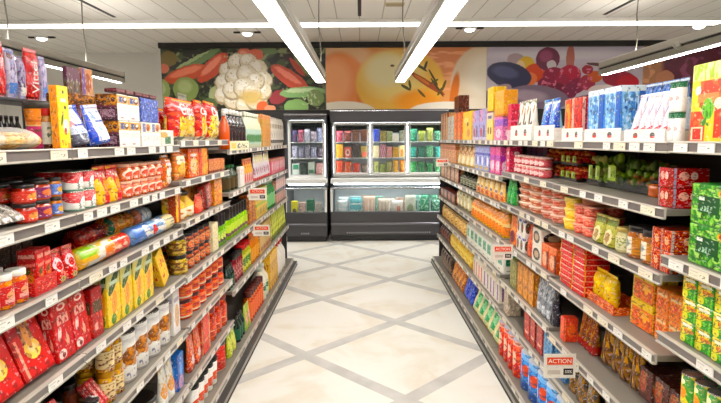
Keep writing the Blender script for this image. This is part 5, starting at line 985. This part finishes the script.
# fifth shelf, berry side
z = zR[1][4]
drk = pm('5a2414', (('e', .3, .55, .28, .36, 'c8643a'), ('n', .0, .2, .6, .9, 6, 6, .52, 'd89a6a'), ('r', .66, .1, .9, .45, '8a3a2a'), ('r', .66, .55, .9, .9, '7a2e24'), ('r', .62, 0, .66, 1, '1c0c10')), coat=.2)
run('R', z, 637, 688, 3, 34, 'box', drk, 'cocoa_box', 'box', 'dark brown cocoa box with orange picture', dep=.14, rec=.09)
run('R', z, 597, 634, 4, 48, 'stand', pm('a8762a', (('n', 0, 0, 1, 1, 4, 5, .5, 'd8a84a'), ('n', 0, 0, 1, 1, 6, 6, .6, '4a2a10'), ('b', 0, 0, 1, 1, 2.5, .3, .8, '5a3414')), rough=.15, coat=.5), 'pasta_bag', 'bag', 'brown and gold pasta bag in the dark', dep=.07, rec=.08)
run('R', z, 575, 590, 3, 36, 'stand', pm('9a4a20', (('n', 0, 0, 1, 1, 5, 5, .5, 'c8922e'), ('r', 0, 0, 1, .25, 'b02c1c')), rough=.2, coat=.4), 'pasta_bag', 'bag', 'red brown pasta bag near the orange carton', dep=.06, rec=.06)
run('R', z, 558.5, 563, 1, 24, 'box', pm('e0501e', (('e', .5, .5, .3, .3, 'ee7a3c'), ('r', 0, 0, .12, 1, 'f0a070'))), 'pasta_carton', 'carton', 'small bright orange carton beside the grey bags', dep=.07)
z = zR[2][4]
run('R', z, 533, 548, 3, 36, 'stand', pm('8e949e', (('n', 0, 0, 1, 1, 5, 6, .5, 'c8ccd4'), ('n', 0, 0, 1, 1, 6, 6, .6, '3a4250'), ('e', .5, .2, .3, .12, 'dfe4ea')), rough=.12, coat=.5), 'rice_bag', 'bag', 'silver grey rice bag', dep=.05)
run('R', z, 549, 556, 1, 38, 'stand', pm('3a3c48', (('n', 0, 0, 1, 1, 5, 6, .55, '6a6c7c'),), rough=.2, coat=.4), 'rice_bag', 'bag', 'dark slate rice bag beside small orange carton', dep=.06)
run('R', z, 515.5, 532, 3, 33, 'box', pm('d8922a', (('n', 0, 0, 1, 1, 5, 6, .5, 'eeb858'), ('n', 0, 0, 1, 1, 6, 7, .62, '8a4a14'), ('r', 0, 0, .15, 1, 'a86018'))), 'rice_box', 'box', 'amber rice box beside silver bags', dep=.08)
run('R', z, 508.5, 515, 1, 28, 'box', pm('8a8a4c', (('n', 0, 0, 1, 1, 5, 6, .5, 'b0ac6a'),)), 'rice_box', 'box', 'olive box between white cartons and amber boxes', dep=.08)
z = zR[3][4]
run('R', z, 466, 504, 8, 33, 'carton', {'body': pm('f3f0e8', (('r', .15, .35, .8, .85, '1f9c74'), ('n', .1, .3, .9, .9, 6, 5, .55, 'eaf2ec'), ('r', .2, .1, .5, .16, '9a9a8a')), rough=.3), 'lid': pm('f0ede4')}, 'milk_carton', 'carton', 'white milk carton with green print', rows=2)
run('R', z, 441, 464, 6, 13, 'pouch', pm('e0b060', (('n', 0, 0, 1, 1, 4, 4, .5, 'f2d894'), ('n', 0, 0, 1, 1, 5, 5, .6, '8a4a1c'))), 'bread_bag', 'bag', 'small tan bread bag above the dark end', dep=.07)
# sixth shelf, berry side
z = zR[1][5]
run('R', z, 563, 590, 3, 36, 'stand', pm('7a5a24', (('n', 0, 0, 1, 1, 5, 5, .5, 'a87a34'), ('n', 0, 0, 1, 1, 6, 6, .6, '3a2410')), rough=.2, coat=.4), 'nut_bag', 'bag', 'brown gold nut bag behind the action sign', dep=.06)
run('R', z, 592, 622, 1, 34, 'stand', pm('e4d2c0', (('n', 0, 0, 1, 1, 4, 4, .52, 'c89a6a'), ('e', .5, .5, .2, .2, '6a4a30'))), 'nut_bag', 'bag', 'beige nut bag at the picture bottom', dep=.08)
z = zR[2][5]
run('R', z, 522.5, 540, 3, 34, 'box', pm('c02a22', (('n', 0, 0, 1, 1, 5, 6, .52, 'dc6a50'), ('r', 0, 0, .2, 1, '7a1418'), ('r', .3, .2, .9, .3, 'f0c0b0'))), 'bean_box', 'box', 'red bean box on the sixth shelf', dep=.08)
run('R', z, 541, 554, 3, 33, 'box', pm('5a9cd0', (('n', 0, 0, 1, 1, 5, 6, .5, 'a4d0ec'), ('r', 0, 0, .2, 1, '2a5a90'))), 'bean_box', 'box', 'light blue bean box beside red boxes', dep=.08, rows=2)
run('R', zR[1][5], 556.5, 561.5, 1, 33, 'box', pm('4a8ac4', (('n', 0, 0, 1, 1, 5, 6, .5, '9cc8e8'),)), 'bean_box', 'box', 'single mid blue bean box past the bay joint', dep=.08)
z = zR[3][5]
for a, b, nn, c, nm in ((472, 482, 4, 'd8502c', 'orange'), (482.3, 498, 5, '8a3a9c', 'purple')):
    run('R', z, a, b, nn, 27, 'carton', {'body': pm('f2ece0', (('r', .3, .12, .72, .92, c), ('r', 0, .0, 1, .06, 'd8cdb8')), rough=.3), 'lid': pm('efe6d4')}, 'cream_carton', 'carton', 'white cream carton with %s bar' % nm)
run('R', zR[2][5], 502, 507, 1, 26, 'box', pm('c8b8a4', (('n', 0, 0, 1, 1, 4, 5, .5, 'e4dccc'),)), 'cream_carton', 'carton', 'plain beige carton after the purple barred cartons', dep=.09)
# base deck, berry side
z = DECK
bcan = {'body': pm('2a78c8', (('r', -1, .8, 2, 1, '7db4e4'), ('n', -1, .1, 2, .8, 6, 6, .52, '5aa4e0'), ('e', .3, .5, .2, .2, 'dce8f4'), ('e', .7, .55, .16, .16, 'd8603a'), ('r', -1, 0, 2, .2, '2060b0'))), 'lid': pm('dfe6f0', (('e', .5, 4.5, .3, .3, '3a78c8'),), rough=.25)}
run('R', z, 516, 560, 5, 42, 'can', bcan, 'tuna_can', 'can', 'blue can with white lid', rec=-.045, rows=2)
rcan = {'body': pm('d83a22', (('n', -1, 0, 2, 1, 6, 5, .5, 'f07a4c'), ('e', .5, .5, .2, .2, 'f4d0b8'), ('r', -1, .85, 2, 1, 'e8b0a0'))), 'lid': pm('c8cce0', (('e', .5, 4.5, .3, .3, '4a5ab0'),), rough=.25)}
run('R', z, 496, 514, 4, 38, 'can', rcan, 'tomato_can', 'can', 'red can with lilac lid', rec=-.045, rows=2)
run('R', z, 469, 494, 5, 32, 'pouch', pm('e8deb4', (('r', .5, .2, .95, .9, '2aa46a'), ('n', .4, .1, 1, 1, 4, 5, .5, '9cd8ac'), ('n', 0, 0, .5, 1, 5, 5, .55, 'f6f2d8'), ('r', 0, 0, 1, .07, 'c8a83a'))), 'dumpling_bag', 'bag', 'cream bag with green print', rec=-.045, dep=.06, lean=22)
run('R', z, 460.5, 468, 2, 24, 'pouch', pm('2440b4', (('n', 0, 0, 1, 1, 6, 6, .52, '5a78d8'), ('n', 0, 0, 1, 1, 8, 8, .64, 'd8def4'))), 'dumpling_bag', 'bag', 'royal blue bag beside orange bags', rec=-.045, dep=.06, lean=16)
run('R', z, 449.5, 459.5, 4, 24, 'pouch', pm('c87a2c', (('n', 0, 0, 1, 1, 4, 4, .5, 'e8b064'), ('n', 0, 0, 1, 1, 5, 5, .6, '6a2a10'))), 'snack_bag', 'bag', 'orange brown snack bag', rec=-.045, dep=.06, lean=14)
run('R', z, 440, 449, 5, 17, 'pouch', pm('4a3424', (('b', 0, 0, 1, 1, 2, .3, .5, '9a7a5c'),)), 'snack_bag', 'bag', 'dark striped snack bag at the aisle corner', rec=-.045, dep=.06)
run('R', zR[3][5], 449, 470, 6, 15, 'pouch', pm('ecc63a', (('n', 0, 0, 1, 1, 4, 4, .5, 'f6e27a'), ('n', 0, 0, 1, 1, 5, 5, .62, 'b8681c'))), 'chip_packet', 'packet', 'yellow chip packet on the sixth shelf', dep=.06)
run('R', zR[3][5], 439.5, 448.5, 5, 10, 'pouch', pm('4a2a1c', (('n', 0, 0, 1, 1, 4, 4, .5, '9a4a2c'),)), 'chip_packet', 'packet', 'dark brown packet on the sixth shelf', dep=.06)

# ---- vegetable-picture side, far bays ----
z = zL[3][0]
dkb = lambda c: {'body': pm(c, rough=.1, coat=.5), 'lid': M_WLID, 'label': pm('f3eee0', (tx(.1, .1, .9, .9, 'b8b09a', 8, 6),))}
run('L', z, 229, 231.8, 1, 38, 'bottle', dict(dkb('e06a2a'), label=None), 'sauce_bottle', 'bottle', 'orange sauce bottle with white cap beside dark bottles')
run('L', z, 232, 248, 5, 38, 'bottle', dict(dkb('2a1c26'), label=None), 'sauce_bottle', 'bottle', 'dark sauce bottle with white cap')
run('L', z, 249, 263, 7, 34, 'bottle', {'body': pm('d8dcc4', rough=.2, coat=.4), 'lid': pm('e8e8d8'), 'label': pm('b8ccc0', (('e', .5, .4, .3, .3, '5a8a5a'),))}, 'vinegar_bottle', 'bottle', 'pale green vinegar bottle')
run('L', z, 263.5, 272, 6, 31, 'box', pm('d8a860', (('e', .5, .4, .3, .2, 'd8904a'), ('r', 0, .85, 1, 1, 'e8a87a'))), 'sauce_box', 'box', 'tan and peach sauce box', dep=.1)
run('L', z, 272.5, 286, 7, 26, 'pouch', pm('e9e4dc', (('n', 0, .3, 1, .8, 4, 4, .5, 'b0a08c'), ('r', 0, .1, 1, .22, '4a3a30'))), 'spice_pouch', 'pouch', 'white and brown spice pouch')
z = zL[3][1]
run('L', z, 229, 240, 3, 25, 'bottle', {'body': pm('2a3a24', rough=.1, coat=.5), 'lid': M_GRLID, 'label': pm('5a4a2a')}, 'oil_bottle', 'bottle', 'dark bottle with green cap by the white card')
run('L', z, 241, 245.5, 1, 20, 'box', pm('f4f0ea', (tx(.1, .6, .9, .9, 'd8b0a8', 6, 8),)), 'recipe_card_box', 'box', 'upright plain white card box', dep=.03)
run('L', z, 246, 255, 5, 24, 'stand', pm('ecb02a', (('r', 0, 0, 1, .45, 'd8c8c8'), ('e', .5, .25, .3, .2, 'd03a3a'), ('r', 0, .8, 1, 1, 'd8702a'))), 'sauce_pouch', 'pouch', 'yellow topped sauce pouch with red dot', dep=.05)
run('L', z, 256, 271, 8, 25, 'stand', pm('dcd4d8', (('n', 0, 0, 1, .6, 4, 4, .5, 'a87a8a'), ('e', .6, .8, .3, .16, 'e8dc6a'), ('r', 0, 0, 1, .12, 'd84a3a'))), 'sauce_pouch', 'pouch', 'pale lilac sauce pouch', dep=.05)
run('L', z, 272, 286, 9, 14, 'box', pm('e4788a', (('e', .5, .5, .3, .3, 'f8e0e4'), ('r', 0, .85, 1, 1, 'c8946a'))), 'sauce_box', 'box', 'small rose box at the far end', dep=.09)
run('L', zL[3][1], 229, 256, 8, 15, 'box', pm('2f7a3c', (('e', .5, .4, .4, .3, '7ac44a'), ('n', 0, 0, 1, 1, 4, 4, .55, 'b8d86a'))), 'tea_box', 'box', 'small leaf green box stacked on the sauces', dep=.05, rec=.16, z0=0)
z = zL[3][2]
run('L', z, 229.5, 249, 7, 30, 'jar', {'lidf': .62, 'body': pm('9ac832', rough=.15, coat=.4), 'lid': M_DLID, 'label': pm('c4dc5a', (('r', -1, 0, 2, .3, '7a3a5a'),))}, 'dressing_bottle', 'bottle', 'lime dressing bottle with dark cap, far bay', rows=2)
run('L', z, 250, 256, 2, 14, 'box', pm('b0601c', (('n', 0, 0, 1, 1, 4, 5, .5, 'd8a04a'),)), 'stock_box', 'box', 'caramel stock box past the lime bottles', dep=.09, layers=2)
run('L', z, 256.5, 268, 4, 14, 'box', pm('e0c05a', (('e', .5, .4, .35, .25, 'b89a4a'), ('r', 0, .8, 1, 1, 'a8b84a'))), 'stock_box', 'box', 'straw stock box with olive band', dep=.09, layers=2)
run('L', z, 268.5, 276, 5, 33, 'bottle', {'body': pm('2a8a4a', rough=.15, coat=.5), 'lid': pm('cfd8cc'), 'label': pm('8ac48a')}, 'water_bottle', 'bottle', 'bright green bottle with pale cap')
run('L', z, 276.5, 286, 5, 14, 'box', pm('c89a8a', (('r', 0, .75, 1, 1, '1c1a24'), ('e', .5, .4, .3, .2, 'e0a48a'))), 'stock_box', 'box', 'blush box with black top', dep=.09, layers=2)
z = zL[3][3]
run('L', z, 229.5, 236, 3, 24, 'bottle', {'body': pm('123a30', rough=.1, coat=.5), 'lid': M_DLID, 'label': pm('1f5a48')}, 'wine_bottle', 'bottle', 'very dark green bottle')
run('L', z, 236.5, 244, 4, 28, 'jar', {'body': pm('8a2030', rough=.1, coat=.5), 'lid': M_DLID, 'label': pm('a83a44', (tx(.1, .1, .9, .9, 'd8a8a0', 8, 6),))}, 'beet_jar', 'jar', 'crimson beet jar')
run('L', z, 244.5, 252, 3, 28, 'jar', {'body': pm('b8b83c', rough=.1, coat=.5), 'lid': M_RLID, 'label': pm('d8d86a', (('e', .5, .5, .3, .3, '5a8a2a'),))}, 'pickle_jar', 'jar', 'lime pickle jar with red lid')
run('L', z, 252.5, 260, 5, 30, 'bottle', {'body': pm('d8892c', rough=.15, coat=.4), 'lid': pm('c8701c'), 'label': pm('e8a848')}, 'syrup_bottle', 'bottle', 'amber syrup bottle')
run('L', z, 260.5, 271, 4, 14, 'box', pm('d8b878', (('r', .1, .2, .9, .5, 'a8481c'),)), 'sauce_box', 'box', 'sand sauce box with rust band', dep=.08, layers=2)
run('L', z, 271.5, 286, 10, 30, 'stand', pm('c4cc3a', (('e', .5, .45, .35, .3, 'e4e88a'), ('r', 0, 0, 1, .2, '7a8a1c'))), 'pesto_pouch', 'pouch', 'lime pesto pouch', dep=.05)
z = DECK
run('L', z, 239.5, 246, 3, 26, 'bottle', {'body': pm('133c30', rough=.1, coat=.5), 'lid': M_DLID, 'label': pm('1f6a4c')}, 'wine_bottle', 'bottle', 'dark green bottle on the lowest shelf', rec=-.04)
run('L', z, 246.5, 251, 2, 24, 'stand', pm('b8cc4a', (('e', .5, .5, .35, .3, 'f0b0a0'),)), 'lime_pouch', 'pouch', 'lime and pink pouch on the lowest shelf', rec=-.04, dep=.05)
run('L', z, 251.5, 264, 7, 29, 'jar', {'body': pm('d8521c', (('n', -1, 0, 2, 1, 4, 4, .5, 'ee8a34'),), rough=.1, coat=.5), 'lid': pm('5a1a14'), 'label': pm('e87a2c')}, 'paprika_jar', 'jar', 'flame orange paprika jar on the lowest shelf', rec=-.04)
run('L', z, 264.5, 270, 2, 32, 'bottle', {'body': pm('efe9d8'), 'lid': pm('dfe4d8'), 'label': pm('d8e0c8', (('e', .5, .6, .3, .2, '2f7a4c'),))}, 'milk_bottle', 'bottle', 'cream white bottle on the lowest shelf', rec=-.04)
run('L', z, 270.5, 278, 4, 17, 'box', pm('ecc02c', (('n', 0, 0, 1, .5, 4, 4, .5, 'b87a1c'),)), 'sauce_box', 'box', 'golden yellow box on the lowest shelf', rec=-.04, dep=.08, layers=2)
run('L', z, 278.5, 286, 4, 30, 'bottle', {'body': pm('f2eee8'), 'lid': M_RLID, 'label': pm('f6f2ec')}, 'milk_bottle', 'bottle', 'white bottle with red cap at the far corner', rec=-.04)

# ---- goods in the freezers (facing the aisle) ----
def frozen(x0, x1, y, z, hmax, n, kinds, label, seed, layers=1):
    rng = random.Random(seed); w = (x1-x0)/n
    for i in range(n):
        shp, m, nm, cat, ds, hf = kinds[i % len(kinds)]
        H = hmax*hf*rng.uniform(.72, 1.0); D = .10 if shp == 'box' else .07
        o = make(shp, w*rng.uniform(.8, .93), H, D, m if isinstance(m, dict) else {'body': m}, nm, seed*31+i, True)
        o.location = (x0+(i+.5)*w, y+D/2+rng.uniform(0, .01), z+.0012); o.rotation_euler = (0, 0, math.radians(rng.uniform(-5, 5)))
        tag(o, '%s, %s from the vegetable picture side, %s' % (ds, ORD[i+1], label), cat, 'frozen food ' + label)
def fb(c, *l): return pm(c, l, rough=.3)
pu = lambda c, ds, *l: ('pouch', fb(c, *l), 'frozen_bag', 'frozen food', ds + ' frozen bag', .85)
bx = lambda c, ds, hf, *l: ('box', fb(c, *l), 'frozen_box', 'frozen food', ds + ' frozen box', hf)
sp = lambda c: ('n', 0, 0, 1, 1, 6, 6, .52, c)
rows_ = [
 # narrow freezer
 (-1.11, -.60, 8.56, 1.555, .255, 5, [pu('2a3a6a', 'navy', sp('8a3a5a')), pu('a83a5a', 'raspberry red', sp('d8a0b0')), pu('d8d4dc', 'white', sp('8a8aa0')), pu('c8b8c0', 'pale mauve', sp('5a4a6a')), pu('6a6a8a', 'slate', sp('c0c0d0'))], 'narrow freezer top shelf', 11),
 (-1.11, -.60, 8.56, 1.30, .255, 5, [pu('d0ccd8', 'silver', sp('4a4a6a')), pu('8a88a4', 'grey violet', sp('e0dce8')), pu('b8b4c4', 'ash', sp('3a3a50')), pu('c4c4d8', 'icy', sp('6a5a7a')), pu('4a3a48', 'dark plum', sp('a89aa8'))], 'narrow freezer middle shelf', 12),
 (-1.11, -.60, 8.56, 1.03, .255, 4, [bx('e4e8e0', 'white', .9, ('r', .1, .5, .9, .9, '1f8a64'), ('r', 0, .46, 1, .5, '20262a')), bx('2a3a34', 'dark', .92, sp('4a6a54')), bx('c8d0c4', 'grey green', .86, ('r', .1, .1, .9, .4, '2a7a58')), bx('b88a84', 'dusty rose', .9, sp('e0c0b8'))], 'narrow freezer low shelf', 13),
 # wide freezer: behind each glass door
 (-.40, .13, 8.57, 1.555, .255, 4, [pu('c8405a', 'cherry red', sp('f0a8b4')), pu('8a4a4a', 'brick', sp('d88a7a')), bx('6a3a24', 'cocoa brown', .85, sp('a8704a')), bx('5a2a1c', 'chestnut', .85, sp('9a5a34'))], 'wide freezer top shelf', 21),
 (-.40, .13, 8.57, 1.30, .255, 4, [bx('f0b42c', 'amber yellow', .85, sp('f6d87a')), bx('d86a5a', 'coral', .85, ('e', .5, .5, .35, .35, 'f4e4dc'), ('e', .5, .5, .18, .18, 'a83a3a')), bx('3a2c2c', 'black', .85, sp('5a4444')), bx('a8945c', 'khaki', .8, ('e', .5, .3, .4, .25, 'd87a6a'))], 'wide freezer middle shelf', 22),
 (-.40, .13, 8.57, 1.03, .255, 4, [pu('d84a24', 'tomato red', sp('f08a4c')), pu('e05a2c', 'vermilion', sp('f4a46a')), pu('c83a24', 'scarlet', sp('e87a5a')), pu('5a4a44', 'taupe', sp('8a7468'))], 'wide freezer low shelf', 23),
 (.21, .73, 8.57, 1.555, .255, 5, [bx('3a50b8', 'cobalt blue', .85, sp('7a8ae0')), bx('8a7a3a', 'bronze', .85, sp('c8b46a')), bx('9aa06a', 'sage', .85, sp('d8dcb0')), bx('f0ece0', 'ivory', .55, sp('e0d4b8')), bx('7a7a6a', 'stone grey', .8, sp('a8a890'))], 'second door top shelf', 24),
 (.21, .73, 8.57, 1.30, .255, 5, [bx('e8d8b0', 'cream', .9, sp('f6f0dc')), bx('b85a7a', 'plum pink', .85, ('b', 0, 0, 1, 1, 3, .4, .5, 'f0d8e0')), bx('d08a8a', 'salmon', .85, sp('f0c8c0')), bx('c8983a', 'ochre', .85, sp('e8c878')), bx('f0dca8', 'vanilla', .8, ('e', .5, .4, .3, .3, 'e09a5a'))], 'second door middle shelf', 25),
 (.21, .73, 8.57, 1.03, .255, 5, [pu('c8c88a', 'pale lime', sp('6a8a3a')), pu('8a9a4a', 'moss', sp('d8dcA0')), pu('b8b07a', 'straw', sp('7a8a4a')), pu('e0a83c', 'mango', sp('f4d084')), pu('d8902c', 'tangerine', sp('f0c46a'))], 'second door low shelf', 26),
 (.80, 1.32, 8.57, 1.555, .255, 4, [pu('2a8a6a', 'sea green', sp('6ac4a0')), pu('b8c45a', 'pear', sp('e0e49a')), pu('c4cc6a', 'pistachio', sp('f0f0b8')), pu('4aa07a', 'jade', sp('b8e0c8'))], 'third door top shelf', 27),
 (.80, 1.32, 8.57, 1.30, .255, 4, [pu('1f9a8a', 'teal', sp('5ac8b8')), pu('146a5c', 'deep teal', sp('6ab89a')), pu('6ac08a', 'mint', sp('c8ecd4')), pu('2ab0a0', 'turquoise', sp('8ae0d4'))], 'third door middle shelf', 28),
 (.80, 1.32, 8.57, 1.03, .255, 4, [pu('3aa05a', 'grass green', sp('8ad49a')), pu('1f7a44', 'pine green', sp('6ab884')), pu('2a8a4c', 'fern', sp('9adcac')), pu('58b070', 'clover', sp('b8e8c4'))], 'third door low shelf', 29),
]
for q in rows_: frozen(*q)
zc = .412
frozen(-1.10, -.60, 8.22, zc, .34, 4, [bx('e8e03a', 'lemon yellow', .9, ('e', .5, .3, .3, .2, '3a3a2a'), ('r', .3, 0, .7, .2, 'f4f0b0')), bx('c8a89c', 'dusty beige', .78, sp('e4d4cc')), bx('1f7a58', 'forest green', .95, ('r', .1, .1, .9, .3, 'd8e4dc')), bx('b8b4ac', 'dove grey', .7, sp('e4e0da'))], 'narrow freezer chest', 31)
frozen(-.40, 1.33, 8.28, zc, .36, 8, [pu('e8ecec', 'frost white', ('r', 0, .5, 1, .56, 'a8c8d0'), sp('c8dce0')), pu('7ac4cc', 'aqua', ('r', 0, .6, 1, .7, 'e8f4f4'), ('r', 0, 0, 1, .3, 'd8ece8')), pu('e4c8b8', 'blush', ('b', .3, 0, 1, .8, 3, .4, 0, 'f2e8e0')), pu('dcd4c8', 'oatmeal', ('b', 0, 0, 1, .8, 3, .4, 0, 'c8b8a8')), pu('e8e4dc', 'chalk', ('r', 0, .75, 1, .9, 'f8f8f8'), ('r', .5, 0, .8, .6, 'd89a88')), pu('d8dcd0', 'misty', ('e', .5, .3, .3, .25, 'a8b89a')), pu('4aa884', 'spearmint', sp('c4ecd8')), pu('58b494', 'celadon', sp('e0f4ea'))], 'wide freezer chest', 32)
frozen(-.36, 1.30, 8.39, zc, .35, 9, [pu('d8e0e0', 'cloudy', sp('a8b8b8')), bx('b8d0d0', 'glacier', .85, sp('e8f0f0')), pu('c8b0a0', 'fawn', sp('e8dcd0')), bx('8ac0b0', 'lagoon', .9, sp('d8ece4')), pu('e0dcd4', 'pearl', sp('b8a898')), bx('c4a898', 'clay', .8, sp('e0d0c4')), pu('6ab0a0', 'verdigris', sp('c8e4dc')), bx('d0d8d4', 'fog', .85, sp('a0b0a8')), pu('3a8a6a', 'emerald', sp('9ad0b8'))], 'back row of wide chest', 33)

# ---- promotion signs hung from the price rails ----
M_CARD = pm('f6f1e8', (('r', .06, .52, .94, .56, 'e8dfd2'),), rough=.25); M_ORG = pm('ee6420', rough=.3, var=.02); M_BLK = pm('221d1c', rough=.3); M_LET = pm('fdf6ee', var=.01)
def action_sign(side, px, py, w, h, label, out=.10, small=False, flag=0):
    s = 1 if side == 'L' else -1
    X = XF[side] + s*(.028 + w/2)
    # sits square to the aisle, held by an arm on the rail
    d = F*abs(X)/abs(px-360.5); Y = py_Y(X, px, 1.0)
    dd = Y*math.cos(PITCH); zz = HC
    for _ in range(4):
        q = (Y*math.cos(PITCH) - (zz-HC)*math.sin(PITCH)); vv = (py-201.5)/F*q; zz = HC + (-Y*math.sin(PITCH) - vv)/math.cos(PITCH)
    t = tag(empty('promotion_sign', (X, Y, zz)), label, 'sign', 'orange and white promotion signs on the price rails')
    t.rotation_euler = (0, 0, 0)
    build('card', MB().box(-w/2, w/2, -.0015, .0015, -h/2, h/2, M_CARD, .0008), t)
    b = build('orange_band', MB().box(-w*.40, w*.40, -.0028, -.0017, h*.06, h*.36, M_ORG, .0003), t)
    tm = text_mesh('ACTION', h*.24, M_LET, .0004); tm.transform(Matrix.Translation((0, -.0034, h*.205))); link('lettering', tm, b)
    p = build('discount_patch', MB().box(w*.12, w*.42, -.0028, -.0017, -h*.36, -h*.10, M_BLK, .0003), t)
    tm = text_mesh('50%', h*.17, M_LET, .0004); tm.transform(Matrix.Translation((w*.27, -.0034, -h*.23))); link('lettering', tm, p)
    build('fine_print', MB().box(-w*.38, w*.02, -.0022, -.0017, -h*.34, -h*.16, pm('ded4ca', (tx(0, 0, 1, 1, 'c8bcb2', 24, 8),))), t)
    a, b = sorted((-s*(w/2+.0005), -s*(w/2+.0115)))
    build('clip_arm', MB().box(a, b, -.004, .004, -h*.25, -h*.05, M_WHITE), t)
    return t
action_sign('R', 563, 367, .145, .115, 'action sign beside the blue cans, largest of the promotion signs')
action_sign('R', 503, 253, .13, .10, 'action sign beside the white milk cartons')
action_sign('R', 442, 163, .135, .085, 'action sign beside the dark end panel, near the peach boxes')
action_sign('L', 258, 193.5, .145, .10, 'action sign above the lime dressing bottles')
action_sign('L', 261, 230, .14, .095, 'action sign below the other one, over crimson jars')
ps = tag(build('price_banner', MB().box(0, .004, 0, .62, -.018, .05, pm('f6efcf', (('r', .05, .2, .3, .8, 'e8d24a'), tx(.35, .2, .95, .8, '3a342c', 16, 5, .48)), rough=.3), .001), None, (-.912, 3.715, zL[3][0]+.012)), 'narrow cream price banner in front of the dark bottles', 'sign')
# ------------------------------------------------------------------ light of the room
w = bpy.data.worlds.new('world'); scn.world = w; w.use_nodes = True
w.node_tree.nodes['Background'].inputs[0].default_value = (.9, .95, 1, 1); w.node_tree.nodes['Background'].inputs[1].default_value = .3
vs = scn.view_settings; vs.view_transform = 'Standard'; vs.look = 'None'; vs.exposure = 0.0; vs.gamma = 1.0; vs.use_curve_mapping = False
scn.cycles.max_bounces = 8; scn.cycles.diffuse_bounces = 3; scn.cycles.transparent_max_bounces = 12; scn.cycles.sample_clamp_indirect = 6.0
